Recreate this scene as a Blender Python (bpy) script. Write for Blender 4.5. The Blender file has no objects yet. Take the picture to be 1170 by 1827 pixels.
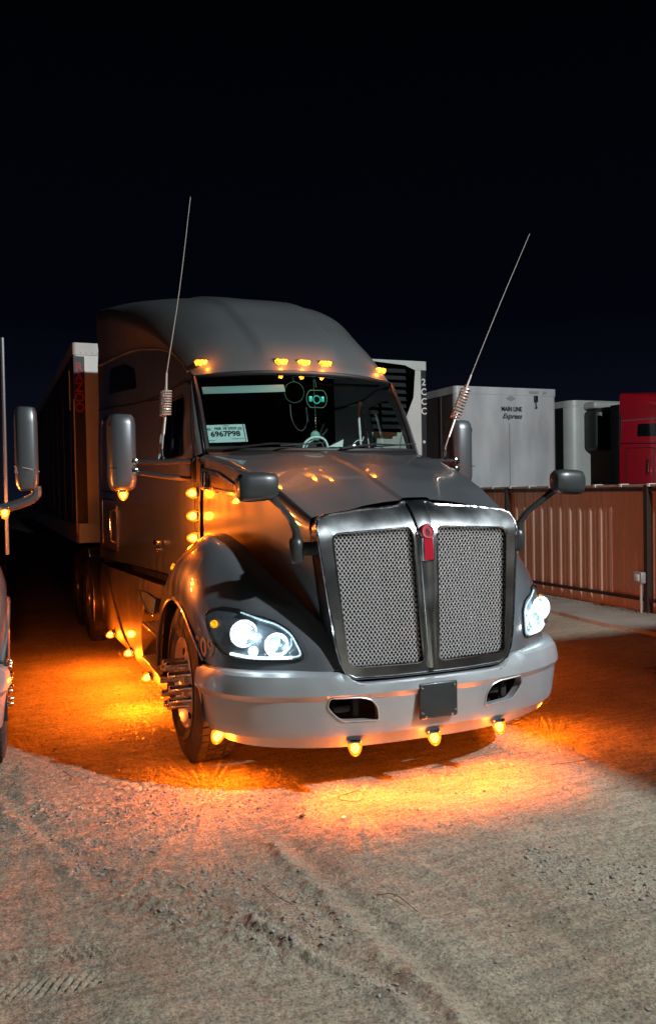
import bpy, bmesh, math, random
import numpy as np
from mathutils import Vector, Matrix
from mathutils.geometry import delaunay_2d_cdt
from mathutils.bvhtree import BVHTree
random.seed(7); np.random.seed(7)
sc = bpy.context.scene
COL = sc.collection
PI = math.pi

# ------------------------------------------------------------------ camera
cam_d = bpy.data.cameras.new('camera'); cam = bpy.data.objects.new('camera', cam_d); COL.objects.link(cam)
cam.location = (-2.35556, -4.07277, 1.76151)
_yaw, _pitch, _roll = 0.390963, -0.026025, -0.017927
_f = Vector((math.sin(_yaw)*math.cos(_pitch), math.cos(_yaw)*math.cos(_pitch), math.sin(_pitch)))
_r = Vector((math.cos(_yaw), -math.sin(_yaw), 0)); _u = _r.cross(_f)
_r2 = _r*math.cos(_roll)+_u*math.sin(_roll); _u2 = -_r*math.sin(_roll)+_u*math.cos(_roll)
cam.rotation_euler = Matrix((_r2, _u2, -_f)).transposed().to_euler()
cam_d.sensor_fit = 'VERTICAL'; cam_d.sensor_height = 24.0
cam_d.lens = 1452.445/1827*24.0
cam_d.clip_start = 0.05; cam_d.clip_end = 600
sc.camera = cam

# ------------------------------------------------------------------ world: deep night sky, faint navy glow low down
w = bpy.data.worlds.new('World'); sc.world = w; w.use_nodes = True
nt = w.node_tree; nt.nodes.clear()
tc = nt.nodes.new('ShaderNodeTexCoord'); sep = nt.nodes.new('ShaderNodeSeparateXYZ')
cr = nt.nodes.new('ShaderNodeValToRGB'); bg = nt.nodes.new('ShaderNodeBackground'); wo = nt.nodes.new('ShaderNodeOutputWorld')
nt.links.new(tc.outputs['Generated'], sep.inputs[0]); nt.links.new(sep.outputs['Z'], cr.inputs[0])
nt.links.new(cr.outputs[0], bg.inputs[0]); nt.links.new(bg.outputs[0], wo.inputs[0])
cr.color_ramp.elements[0].position = 0.0; cr.color_ramp.elements[0].color = (0.0040, 0.0054, 0.0115, 1)
cr.color_ramp.elements[1].position = 0.5; cr.color_ramp.elements[1].color = (0.0004, 0.0006, 0.0013, 1)
e_ = cr.color_ramp.elements.new(0.2); e_.color = (0.0009, 0.0013, 0.0033, 1)
bg.inputs[1].default_value = 1.0

# ------------------------------------------------------------------ yard floodlight, high in front of the truck on its left
def spot(name, loc, target, power, color, size_deg, blend, radius, parent=None):
    d = bpy.data.lights.new(name, 'SPOT'); o = bpy.data.objects.new(name, d); COL.objects.link(o)
    o.location = loc; o.rotation_euler = (Vector(target)-Vector(loc)).to_track_quat('-Z', 'Y').to_euler()
    d.energy = power; d.color = color; d.spot_size = math.radians(size_deg); d.spot_blend = blend; d.shadow_soft_size = radius
    if parent: o.parent = parent
    return o
_d = bpy.data.lights.new('yard_floodlight', 'POINT'); _o = bpy.data.objects.new('yard_floodlight', _d); COL.objects.link(_o)
_o.location = (4.4, -6.2, 6.8); _d.energy = 5200; _d.color = (0.92, 0.98, 1.0); _d.shadow_soft_size = 0.10

vs = sc.view_settings
sc.view_settings.view_transform = 'Standard'; vs.look = 'None'; vs.exposure = 0; vs.gamma = 1; vs.use_curve_mapping = False
sc.render.engine = 'CYCLES'
sc.cycles.use_denoising = True
sc.cycles.max_bounces = 8; sc.cycles.glossy_bounces = 5; sc.cycles.transparent_max_bounces = 12
sc.cycles.sample_clamp_indirect = 6.0
sc.cycles.caustics_reflective = False; sc.cycles.caustics_refractive = False

# ------------------------------------------------------------------ materials
def mat(name, color, rough=0.5, metal=0.0, coat=0.0, emit=None, estr=0.0, noise=None, bump=None, spec=None, trans=None, rvar=None):
    m = bpy.data.materials.new(name); m.use_nodes = True
    n = m.node_tree; b = n.nodes['Principled BSDF']
    b.inputs['Base Color'].default_value = (*color, 1); b.inputs['Roughness'].default_value = rough
    b.inputs['Metallic'].default_value = metal
    if coat: b.inputs['Coat Weight'].default_value = coat; b.inputs['Coat Roughness'].default_value = 0.05
    if spec is not None: b.inputs['Specular IOR Level'].default_value = spec
    if emit: b.inputs['Emission Color'].default_value = (*emit, 1); b.inputs['Emission Strength'].default_value = estr
    tcn = None
    def tex(scale, detail=6, stretch=None):
        nonlocal tcn
        if tcn is None: tcn = n.nodes.new('ShaderNodeTexCoord')
        t = n.nodes.new('ShaderNodeTexNoise'); t.inputs['Scale'].default_value = scale; t.inputs['Detail'].default_value = detail
        if stretch:
            mp = n.nodes.new('ShaderNodeMapping'); mp.inputs['Scale'].default_value = stretch
            n.links.new(tcn.outputs['Object'], mp.inputs[0]); n.links.new(mp.outputs[0], t.inputs[0])
        else: n.links.new(tcn.outputs['Object'], t.inputs[0])
        return t
    if noise:   # (scale, other colour, lo, hi[, stretch])
        t = tex(noise[0], 8, noise[4] if len(noise) > 4 else None)
        r = n.nodes.new('ShaderNodeValToRGB'); r.color_ramp.elements[0].position = noise[2]; r.color_ramp.elements[1].position = noise[3]
        r.color_ramp.elements[0].color = (*noise[1], 1); r.color_ramp.elements[1].color = (*color, 1)
        n.links.new(t.outputs[0], r.inputs[0]); n.links.new(r.outputs[0], b.inputs['Base Color'])
    if rvar:    # (scale, min, max)
        t = tex(rvar[0]); mr = n.nodes.new('ShaderNodeMapRange')
        mr.inputs[1].default_value = 0.35; mr.inputs[2].default_value = 0.7; mr.inputs[3].default_value = rvar[1]; mr.inputs[4].default_value = rvar[2]
        n.links.new(t.outputs[0], mr.inputs[0]); n.links.new(mr.outputs[0], b.inputs['Roughness'])
    if bump:    # (scale, strength, distance)
        t = tex(bump[0], 4); bp = n.nodes.new('ShaderNodeBump'); bp.inputs['Strength'].default_value = bump[1]; bp.inputs['Distance'].default_value = bump[2]
        n.links.new(t.outputs[0], bp.inputs['Height']); n.links.new(bp.outputs[0], b.inputs['Normal'])
    return m
def glassy(name, tint, base=0.03, rough=0.0):
    m = bpy.data.materials.new(name); m.use_nodes = True; n = m.node_tree; n.nodes.clear()
    o = n.nodes.new('ShaderNodeOutputMaterial'); mx = n.nodes.new('ShaderNodeMixShader'); tr = n.nodes.new('ShaderNodeBsdfTransparent')
    gl = n.nodes.new('ShaderNodeBsdfGlossy'); fr = n.nodes.new('ShaderNodeFresnel'); ge = n.nodes.new('ShaderNodeNewGeometry'); im = n.nodes.new('ShaderNodeMapRange'); im.inputs[3].default_value = 1.45; im.inputs[4].default_value = 1/1.45
    n.links.new(ge.outputs['Backfacing'], im.inputs[0]); n.links.new(im.outputs[0], fr.inputs[0])
    tr.inputs[0].default_value = (*tint, 1); gl.inputs['Roughness'].default_value = rough
    n.links.new(fr.outputs[0], mx.inputs[0]); n.links.new(tr.outputs[0], mx.inputs[1]); n.links.new(gl.outputs[0], mx.inputs[2]); n.links.new(mx.outputs[0], o.inputs[0])
    return m
def lens_mat(name, color, strength, scale=90, lo=0.35):
    """moulded lamp lens lit from inside: cells of the moulding are brighter and dimmer"""
    m = bpy.data.materials.new(name); m.use_nodes = True; n = m.node_tree; b = n.nodes['Principled BSDF']
    b.inputs['Base Color'].default_value = (*[c*0.8 for c in color], 1); b.inputs['Roughness'].default_value = 0.15
    b.inputs['Emission Color'].default_value = (*color, 1)
    t = n.nodes.new('ShaderNodeTexCoord'); v = n.nodes.new('ShaderNodeTexVoronoi'); v.inputs['Scale'].default_value = scale
    mr = n.nodes.new('ShaderNodeMapRange'); mr.inputs[1].default_value = 0.1; mr.inputs[2].default_value = 0.6
    mr.inputs[3].default_value = strength; mr.inputs[4].default_value = strength*lo
    n.links.new(t.outputs['Object'], v.inputs['Vector']); n.links.new(v.outputs['Distance'], mr.inputs[0]); n.links.new(mr.outputs[0], b.inputs['Emission Strength'])
    return m
M = {}
M['paint'] = mat('charcoal_paint', (0.205, 0.228, 0.250), 0.36, 0.60, 1.0, rvar=(3, 0.36, 0.42))
M['fairing'] = mat('charcoal_fairing_paint', (0.100, 0.108, 0.112), 0.45, 0.1, 0.35, noise=(1.5, (0.088, 0.096, 0.1), 0.35, 0.65))
M['lowpaint'] = mat('dusty_skirt_paint', (0.075, 0.072, 0.068), 0.5, 0.1, 0.3, noise=(5, (0.11, 0.10, 0.085), 0.35, 0.6))
M['silver'] = mat('silver_bumper_paint', (0.56, 0.60, 0.63), 0.36, 0.55, 0.5, noise=(4, (0.51, 0.55, 0.575), 0.3, 0.6), rvar=(4, 0.32, 0.42))
M['mirror_shell'] = mat('grey_mirror_shell', (0.12, 0.135, 0.145), 0.34, 0.55, 0.4)
M['chrome'] = mat('chrome', (0.62, 0.64, 0.66), 0.12, 1.0, noise=(40, (0.45, 0.46, 0.47), 0.3, 0.5), rvar=(30, 0.07, 0.26))
M['grille_chrome'] = mat('dusty_grille_chrome', (0.74, 0.79, 0.82), 0.20, 1.0, 0, noise=(110, (0.30, 0.32, 0.33), 0.27, 0.33), rvar=(5, 0.17, 0.25))
M['mesh'] = mat('wire_mesh_metal', (0.86, 0.84, 0.84), 0.32, 0.45)
M['alu'] = mat('polished_wheel_alloy', (0.74, 0.72, 0.69), 0.35, 0.8, rvar=(12, 0.28, 0.45))
M['nut'] = mat('lug_cover_chrome', (0.70, 0.70, 0.70), 0.20, 0.92)
M['black'] = mat('black_plastic', (0.018, 0.019, 0.020), 0.42)
M['satin'] = mat('satin_black_shell', (0.040, 0.046, 0.048), 0.36, 0.2, 0.2)
M['rubber'] = mat('tyre_rubber', (0.030, 0.028, 0.026), 0.8, noise=(9, (0.075, 0.066, 0.056), 0.3, 0.6), bump=(60, 0.3, 0.004))
M['seal'] = mat('window_seal', (0.012, 0.012, 0.013), 0.5)
M['dark'] = mat('engine_dark', (0.010, 0.010, 0.011), 0.85)
M['frame'] = mat('chassis_black', (0.022, 0.021, 0.020), 0.6)
M['interior'] = mat('cab_trim', (0.030, 0.036, 0.038), 0.8)
M['dash'] = mat('dashboard_trim', (0.040, 0.060, 0.055), 0.75, bump=(200, 0.2, 0.002))
M['visor'] = mat('sun_visor_vinyl', (0.26, 0.36, 0.34), 0.6)
M['glass'] = glassy('windscreen_glass', (0.72, 0.86, 0.84))
M['clear'] = glassy('clear_lamp_cover', (0.93, 0.96, 0.97))
M['side_glass'] = glassy('side_window_glass', (0.74, 0.82, 0.80))
M['dark_glass'] = mat('tinted_sleeper_glass', (0.008, 0.01, 0.011), 0.05, 0, 0.5)
M['amber_roof'] = lens_mat('amber_roof_lens_lit', (1.0, 0.44, 0.03), 9.0, 55, 0.10)
def amber_lens():
    m = glassy('amber_lens_lit', (1.0, .50, .16), rough=.08); n = m.node_tree; o = [q for q in n.nodes if q.type == 'OUTPUT_MATERIAL'][0]; mx = o.inputs[0].links[0].from_node
    em = n.nodes.new('ShaderNodeEmission'); em.inputs[0].default_value = (1, .25, .006, 1); em.inputs[1].default_value = 3.0; m2 = n.nodes.new('ShaderNodeMixShader')
    t = n.nodes.new('ShaderNodeTexCoord'); v = n.nodes.new('ShaderNodeTexVoronoi'); v.inputs['Scale'].default_value = 95; mr = n.nodes.new('ShaderNodeMapRange'); mr.inputs[1].default_value = .15; mr.inputs[2].default_value = .6; mr.inputs[3].default_value = .15; mr.inputs[4].default_value = .75
    n.links.new(t.outputs['Object'], v.inputs['Vector']); n.links.new(v.outputs['Distance'], mr.inputs[0]); n.links.new(mr.outputs[0], m2.inputs[0]); n.links.new(mx.outputs[0], m2.inputs[1]); n.links.new(em.outputs[0], m2.inputs[2]); n.links.new(m2.outputs[0], o.inputs[0]); return m
M['amber'] = amber_lens()
M['bulb'] = mat('bulb_hot', (1, .8, .5), .3, emit=(1.0, .80, .42), estr=14.0)
M['amber_dim'] = lens_mat('amber_lens_glow', (1.0, 0.42, 0.01), 2.4, 70)
M['amber_off'] = mat('amber_lens_unlit', (0.35, 0.12, 0.01), 0.2, 0, 0.4)
M['white_lit'] = lens_mat('headlamp_lit', (0.80, 0.94, 1.0), 9.0, 45, 0.12)
M['led'] = lens_mat('led_tube_lit', (0.80, 0.96, 1.0), 3.6, 60, 0.4)
M['lit_bowl'] = mat('lit_reflector', (0.75, 0.82, 0.86), 0.3, 0.7, emit=(.75, .93, 1.0), estr=.28, bump=(45, .9, .02))
M['led_dim'] = lens_mat('led_strip_glow', (0.70, 0.92, 1.0), 1.3, 120, 0.2)
M['reflector'] = mat('lamp_reflector', (0.75, 0.8, 0.82), 0.22, 0.75, bump=(60, 0.6, 0.01))
M['housing'] = mat('lamp_housing', (0.20, 0.25, 0.30), 0.38, 0.45, 0.4, bump=(26, .5, .01))
M['badge_red'] = mat('badge_red_enamel', (0.50, 0.016, 0.04), 0.3, 0.0, 0.6)
M['badge_silver'] = mat('badge_silver', (0.62, 0.6, 0.6), 0.25, 1.0)
M['number'] = mat('fleet_number_vinyl', (0.60, 0.46, 0.36), 0.5)
M['paper'] = mat('permit_paper', (0.62, 0.78, 0.74), 0.7, noise=(40, (0.56, 0.72, 0.68), 0.3, 0.6))
M['ink'] = mat('printed_ink', (0.01, 0.012, 0.014), 0.6)
M['white_plastic'] = mat('white_plastic', (0.72, 0.80, 0.78), 0.4)
M['antenna'] = mat('antenna_metal', (0.62, 0.56, 0.50), 0.35, 0.55)
M['green_bead'] = mat('green_beads', (0.05, 0.55, 0.42), 0.35, emit=(0.02, 0.55, 0.40), estr=0.18)
M['pale_bead'] = mat('pale_green_beads', (0.13, 0.30, 0.22), 0.4)
M['trailer_white'] = mat('trailer_white_sheet', (0.70, 0.74, 0.76), 0.5, 0.1, 0, noise=(1.6, (0.44, 0.47, 0.49), 0.32, 0.62, (1, 1, 0.35)), bump=(3, 0.15, 0.02))
M['trailer_clean'] = mat('trailer_white_paint', (0.66, 0.70, 0.66), 0.42, 0.05, 0.2, noise=(2, (0.56, 0.6, 0.57), 0.3, 0.6))
M['trailer_side'] = mat('trailer_side_sheet', (0.030, 0.032, 0.035), 0.5, 0.2, noise=(1.2, (0.022, 0.022, 0.025), 0.3, 0.6))
M['trailer_brownish'] = mat('trailer_side_grey', (0.16, 0.15, 0.145), 0.55, 0.1, noise=(1.2, (0.12, 0.11, 0.105), 0.3, 0.6))
M['trailer_black'] = mat('trailer_black_panel', (0.02, 0.022, 0.026), 0.4, 0.1, 0.3)
M['louvre'] = mat('louvre_black', (0.028, 0.034, 0.036), 0.5)
M['red_paint'] = mat('red_truck_paint', (0.58, 0.012, 0.03), 0.35, 0.05, 0.8)
M['red_letters'] = mat('red_letters', (0.34, 0.02, 0.03), 0.5)
M['white_letters'] = mat('white_letters', (0.8, 0.8, 0.8), 0.5)
M['stain'] = mat('old_sticker_stain', (0.36, 0.36, 0.37), 0.7)
M['fence'] = mat('tan_fence_sheet', (0.68, 0.48, 0.35), 0.45, 0.1, 0.15, noise=(0.9, (0.57, 0.40, 0.29), 0.35, 0.65, (1, 1, 0.3)))
M['fence_cap'] = mat('fence_top_rail', (0.50, 0.40, 0.32), 0.5, 0.1)
M['steel_dark'] = mat('dark_steel_post', (0.045, 0.035, 0.030), 0.45, 0.4)
M['grey_metal'] = mat('galvanised_grey', (0.42, 0.42, 0.40), 0.45, 0.5)
M['concrete'] = mat('concrete_strip', (0.36, 0.32, 0.27), 0.85, noise=(1.5, (0.27, 0.23, 0.19), 0.35, 0.65), bump=(18, 0.4, 0.02))
M['stone'] = mat('loose_stones', (0.36, 0.335, 0.295), 0.9, noise=(30, (0.15, 0.13, 0.11), 0.3, 0.7))
M['wood'] = mat('dry_twig', (0.10, 0.07, 0.045), 0.85)
M['cardboard'] = mat('cardboard', (0.30, 0.19, 0.11), 0.8)

# ------------------------------------------------------------------ object helpers
def link(o, parent=None):
    COL.objects.link(o)
    if parent is not None: o.parent = parent
    return o
def thing(name, label, cat, loc=(0, 0, 0), group=None):
    o = bpy.data.objects.new(name, None); COL.objects.link(o); o.location = loc
    o['label'] = label; o['category'] = cat
    if group: o['group'] = group
    return o
def tag(o, label=None, cat=None, group=None, kind=None):
    if label: o['label'] = label
    if cat: o['category'] = cat
    if group: o['group'] = group
    if kind: o['kind'] = kind
    return o
def from_bm(name, bm, m, parent=None, smooth=True, angle=35):
    me = bpy.data.meshes.new(name); bmesh.ops.recalc_face_normals(bm, faces=bm.faces[:]) if False else None
    bm.to_mesh(me); bm.free()
    if m is not None:
        for mm in (m if isinstance(m, (list, tuple)) else [m]): me.materials.append(mm)
    if smooth:
        me.polygons.foreach_set('use_smooth', [True]*len(me.polygons)); me.set_sharp_from_angle(angle=math.radians(angle))
    return link(bpy.data.objects.new(name, me), parent)
def from_np(name, V, F, m, parent=None, smooth=True):
    me = bpy.data.meshes.new(name); me.from_pydata([tuple(v) for v in V], [], F)
    if m is not None: me.materials.append(m)
    if smooth: me.polygons.foreach_set('use_smooth', [True]*len(me.polygons)); me.set_sharp_from_angle(angle=math.radians(40))
    return link(bpy.data.objects.new(name, me), parent)
def add_box(bm, lo, hi, bevel=0.0, seg=2):
    r = bmesh.ops.create_cube(bm, size=1.0); vs_ = r['verts']
    c = (Vector(lo)+Vector(hi))/2; s = Vector(hi)-Vector(lo)
    for v in vs_: v.co = Vector((v.co.x*s.x, v.co.y*s.y, v.co.z*s.z))+c
    if bevel:
        es = list({e for v in vs_ for e in v.link_edges}); bmesh.ops.bevel(bm, geom=es, offset=bevel, segments=seg, profile=0.5, affect='EDGES')
    return bm
def box(name, lo, hi, m, parent=None, bevel=0.0, seg=2):
    bm = bmesh.new(); add_box(bm, lo, hi, bevel, seg); return from_bm(name, bm, m, parent)
def catmull(P, n):
    P = [Vector(p) for p in P]; out = []
    Q = [P[0]*2-P[1]]+P+[P[-1]*2-P[-2]]
    for i in range(1, len(Q)-2):
        for k in range(n):
            t = k/n; a, b, c, d = Q[i-1], Q[i], Q[i+1], Q[i+2]
            out.append(0.5*((2*b)+(c-a)*t+(2*a-5*b+4*c-d)*t*t+(3*b-a-3*c+d)*t**3))
    out.append(P[-1]); return out
def add_tube(bm, pts, r, seg=8, cap=True):
    pts = [Vector(p) for p in pts]; rr = r if isinstance(r, (list, tuple)) else [r]*len(pts)
    rings = []; up = Vector((0, 0, 1))
    t0 = (pts[1]-pts[0]).normalized(); a = t0.cross(up)
    if a.length < 1e-3: a = t0.cross(Vector((0, 1, 0)))
    a.normalize()
    for i, p in enumerate(pts):
        t = (pts[min(i+1, len(pts)-1)]-pts[max(i-1, 0)]).normalized()
        a = (a-t*a.dot(t)).normalized(); b = t.cross(a)
        rings.append([bm.verts.new(p+(a*math.cos(2*PI*k/seg)+b*math.sin(2*PI*k/seg))*rr[i]) for k in range(seg)])
    for i in range(len(rings)-1):
        for k in range(seg): bm.faces.new((rings[i][k], rings[i][(k+1) % seg], rings[i+1][(k+1) % seg], rings[i+1][k]))
    if cap: bm.faces.new(rings[0][::-1]); bm.faces.new(rings[-1])
    return bm
def tube(name, pts, r, m, parent=None, seg=8, smooth=0):
    if smooth:
        if isinstance(r, list): r = [float(np.interp(k/smooth, range(len(r)), r)) for k in range((len(pts)-1)*smooth+1)]
        pts = catmull(pts, smooth)
    bm = bmesh.new(); add_tube(bm, pts, r, seg); return from_bm(name, bm, m, parent)
def add_lathe(bm, prof, seg=32, M4=None):
    """prof: (radius, height) along local +Z"""
    rings = []
    for (r, h) in prof:
        if r < 1e-5: rings.append([bm.verts.new((0, 0, h))])
        else: rings.append([bm.verts.new((r*math.cos(2*PI*k/seg), r*math.sin(2*PI*k/seg), h)) for k in range(seg)])
    for i in range(len(rings)-1):
        a, b = rings[i], rings[i+1]
        for k in range(seg):
            k2 = (k+1) % seg
            if len(a) == 1 and len(b) > 1: bm.faces.new((a[0], b[k], b[k2]))
            elif len(b) == 1 and len(a) > 1: bm.faces.new((a[k2], a[k], b[0]))
            elif len(a) > 1: bm.faces.new((a[k], b[k], b[k2], a[k2])) if False else bm.faces.new((a[k], a[k2], b[k2], b[k]))
    if M4 is not None:
        for ring in rings:
            for v in ring: v.co = M4 @ v.co
    return bm
def axis_m(loc, d):
    return Matrix.Translation(Vector(loc)) @ Vector(d).to_track_quat('Z', 'Y').to_matrix().to_4x4()
def lathe(name, prof, loc, d, m, parent=None, seg=32):
    bm = bmesh.new(); add_lathe(bm, prof, seg, axis_m(loc, d)); bmesh.ops.recalc_face_normals(bm, faces=bm.faces[:]); return from_bm(name, bm, m, parent)
def grid_patch(ctrl, nu, nv, thick=0.0):
    rows = [catmull(r, nu) for r in ctrl]
    cols = [catmull([rows[i][j] for i in range(len(rows))], nv) for j in range(len(rows[0]))]
    bm = bmesh.new(); G = [[bm.verts.new(p) for p in c] for c in cols]
    for i in range(len(G)-1):
        for j in range(len(G[0])-1): bm.faces.new((G[i][j], G[i+1][j], G[i+1][j+1], G[i][j+1]))
    bmesh.ops.recalc_face_normals(bm, faces=bm.faces[:])
    if thick: bmesh.ops.solidify(bm, geom=bm.faces[:], thickness=thick)
    return bm
def mirror_bm(bm):
    for v in bm.verts: v.co.x = -v.co.x
    bmesh.ops.reverse_faces(bm, faces=bm.faces[:]); return bm
def inside(p, poly):
    x, y = p; c = False; n = len(poly); j = n-1
    for i in range(n):
        xi, yi = poly[i]; xj, yj = poly[j]
        if (yi > y) != (yj > y) and x < (xj-xi)*(y-yi)/(yj-yi)+xi: c = not c
        j = i
    return c
def dens(poly, step):
    out = []
    for i in range(len(poly)):
        a, b = Vector(poly[i]), Vector(poly[(i+1) % len(poly)]); n = max(1, int(math.ceil((b-a).length/step)))
        for k in range(n): q = a.lerp(b, k/n); out.append((q.x, q.y))
    return out
def rounded(poly, r, seg=4):
    """polygon with rounded corners; r number or list"""
    n = len(poly); out = []
    for i in range(n):
        p0, p, p1 = Vector(poly[i-1]), Vector(poly[i]), Vector(poly[(i+1) % n])
        rr = r[i] if isinstance(r, (list, tuple)) else r
        if rr <= 0: out.append((p.x, p.y)); continue
        a = (p0-p).normalized()*min(rr, (p0-p).length*.45); b = (p1-p).normalized()*min(rr, (p1-p).length*.45)
        for k in range(seg+1):
            t = k/seg; q = (p+a)*(1-t)**2+p*2*t*(1-t)+(p+b)*t*t; out.append((q.x, q.y))
    return out
def sheet_bm(outer, holes=(), step=0.08, fmap=None, thick=0.0, flip=False):
    outer = dens(outer, step); holes = [dens(h, step) for h in holes]
    V = [Vector(p) for p in outer]; E = [(i, (i+1) % len(outer)) for i in range(len(outer))]
    for h in holes:
        o = len(V); V += [Vector(p) for p in h]; E += [(o+i, o+(i+1) % len(h)) for i in range(len(h))]
    B = np.array([(v.x, v.y) for v in V])
    xs = np.arange(B[:, 0].min()+step*.5, B[:, 0].max(), step); ys = np.arange(B[:, 1].min()+step*.5, B[:, 1].max(), step)
    for x in xs:
        for y in ys:
            if ((B[:, 0]-x)**2+(B[:, 1]-y)**2).min() < (step*.45)**2: continue
            if inside((x, y), outer) and not any(inside((x, y), h) for h in holes): V.append(Vector((x, y)))
    ov, oe, of, *_ = delaunay_2d_cdt(V, E, [], 0, 1e-6)
    bm = bmesh.new(); vv = [bm.verts.new((p.x, p.y, 0)) for p in ov]
    for t in of:
        c = (sum(ov[i].x for i in t)/3, sum(ov[i].y for i in t)/3)
        if inside(c, outer) and not any(inside(c, h) for h in holes):
            try: bm.faces.new([vv[i] for i in t])
            except ValueError: pass
    for v in [v for v in bm.verts if not v.link_faces]: bm.verts.remove(v)
    if fmap:
        for v in bm.verts: v.co = Vector(fmap(v.co.x, v.co.y))
    if flip: bmesh.ops.reverse_faces(bm, faces=bm.faces[:])
    if thick: bmesh.ops.solidify(bm, geom=bm.faces[:], thickness=thick)
    return bm
def sheet(name, outer, m, parent=None, holes=(), step=0.08, fmap=None, thick=0.0, flip=False, angle=35):
    return from_bm(name, sheet_bm(outer, holes, step, fmap, thick, flip), m, parent, angle=angle)
def text_bm(s, size, ext=0.0, bold=0.0, shear=0.0, align='CENTER'):
    c = bpy.data.curves.new('t', 'FONT'); c.body = s; c.size = size; c.extrude = ext; c.offset = bold; c.shear = shear
    c.align_x = align; c.align_y = 'CENTER'; c.resolution_u = 3
    o = bpy.data.objects.new('t', c); COL.objects.link(o); dg = bpy.context.evaluated_depsgraph_get(); dg.update()
    me = bpy.data.meshes.new_from_object(o.evaluated_get(dg)); bm = bmesh.new(); bm.from_mesh(me)
    bpy.data.objects.remove(o); bpy.data.curves.remove(c); bpy.data.meshes.remove(me); return bm
def text(name, s, size, M4, m, parent=None, ext=0.0008, bold=0.0, shear=0.0, sx=1.0):
    bm = text_bm(s, size, ext, bold, shear)
    for v in bm.verts: v.co = M4 @ Vector((v.co.x*sx, v.co.y, v.co.z))
    return from_bm(name, bm, m, parent, smooth=False)
def front_m(loc):   # text facing -Y
    return Matrix.Translation(Vector(loc)) @ Matrix(((1, 0, 0, 0), (0, 0, -1, 0), (0, 1, 0, 0), (0, 0, 0, 1)))
def lerp_tab(x, xs, ys): return float(np.interp(x, xs, ys))

# ================================================================== GROUND
def vnoise(X, Y, seed):
    xi = np.floor(X).astype(np.int64); yi = np.floor(Y).astype(np.int64); xf = X-xi; yf = Y-yi
    def h(a, b):
        n = (a*374761393+b*668265263+seed*1442695041) & 0x7fffffff; n = ((n ^ (n >> 13))*1274126177) & 0x7fffffff
        return ((n ^ (n >> 16)) & 0xffff)/65535.0
    u = xf*xf*(3-2*xf); v = yf*yf*(3-2*yf)
    return (h(xi, yi)*(1-u)+h(xi+1, yi)*u)*(1-v)+(h(xi, yi+1)*(1-u)+h(xi+1, yi+1)*u)*v-0.5
def rotc(X, Y, a): return X*math.cos(a)+Y*math.sin(a), -X*math.sin(a)+Y*math.cos(a)
def ground_z(X, Y):
    X = np.asarray(X, float); Y = np.asarray(Y, float)
    z = 0.022*vnoise(X*0.9+7, Y*0.9, 1)+0.010*vnoise(X*2.3, Y*2.3, 2)
    u, v = rotc(X, Y, math.radians(-58))                 # drag marks run along u
    z += 0.0055*vnoise(u*2.0, v*11, 3)+0.0035*vnoise(u*5, v*26, 4)
    z += 0.0045*vnoise(X*14, Y*14, 5)+0.0050*vnoise(X*29, Y*29, 6)+0.0055*vnoise(X*55, Y*55, 7)
    # churned clods in a few bands
    band = np.clip(vnoise(u*0.7+3, v*1.7, 8)*3.0-0.35, 0, 1)*np.clip(0.5+2.2*vnoise(X*3.1, Y*3.1, 14), 0, 1)
    cl = np.clip(vnoise(X*34, Y*34, 9)+0.10, 0, 1); z += band*cl*0.042
    cl2 = np.clip(vnoise(X*61+9, Y*61, 10)+0.05, 0, 1); z += band*cl2*0.020
    # a tyre rut running down the foreground, with a raised lip
    def line(x0, y0, x1, y1, wd, dep, lip):
        dx, dy = x1-x0, y1-y0; L = math.hypot(dx, dy); t = ((X-x0)*dx+(Y-y0)*dy)/(L*L); s = ((X-x0)*dy-(Y-y0)*dx)/L
        s = s+0.05*vnoise(t*7, t*0, 11); m = np.clip((t+0.02)*8, 0, 1)*np.clip((1.02-t)*8, 0, 1)
        return m*(-dep*np.exp(-(s/wd)**2)+lip*np.exp(-((s-1.8*wd)/(0.7*wd))**2)*(0.6+1.2*vnoise(X*18, Y*18, 12)))
    z += line(-1.02, 0.0, -0.80, -2.6, 0.06, 0.026, 0.030)
    z += line(-1.40, -0.7, -1.0, -1.7, 0.045, 0.024, 0.034)
    z += line(-0.55, 0.0, -0.30, -1.8, 0.05, 0.008, 0.010)
    z += line(-2.35, 1.2, -1.9, -0.4, 0.05, 0.012, 0.012)
    # tyre tread print, two rows of blocks, lower left
    for (cx, cy, sg) in ((-2.24, -0.83, 1), (-2.27, -1.02, -1)):
        a = math.radians(-8); tx, ty = rotc(X-cx, Y-cy, a)
        m = np.clip((0.27-np.abs(tx))*20, 0, 1)*np.clip((0.060-np.abs(ty))*60, 0, 1)
        bar = np.clip(np.sin((tx+sg*ty*0.5)*2*PI/0.036)*2.2, -1, 1)
        z += m*(-0.004+0.007*bar*np.clip(0.6+2.5*vnoise(X*9, Y*9, 15), 0, 1))
    u2, v2 = rotc(X, Y, math.radians(35))
    z += np.clip(0.4-np.hypot(X+1.9, Y-0.9)*0.35, 0, 1)*0.016*np.sin(v2*2*PI/0.075)*np.clip(vnoise(u2*1.5, v2*1.5, 13)+0.25, 0, 1)
    z *= np.clip(1.15-0.03*np.hypot(X, Y-1), 0.25, 1)
    z *= np.where(X > 4.6, np.clip(1-(X-4.6)*4, 0.1, 1), 1)
    for (wx, wy) in WHEEL_SPOTS:                          # the earth is pressed flat under the tyres
        d = np.hypot((X-wx)/0.30, (Y-wy)/0.34); z = z*np.clip(d-0.6, 0, 1)
    return z
WHEEL_SPOTS = [(s*1.09, y) for s in (-1, 1) for y in (1.27,)]
def axis_grid(segs):
    out = [segs[0][0]]
    for (a, b, st) in segs:
        n = max(1, int(round((b-a)/st))); out += [a+(b-a)*(k+1)/n for k in range(n)]
    return np.array(out)
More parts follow.
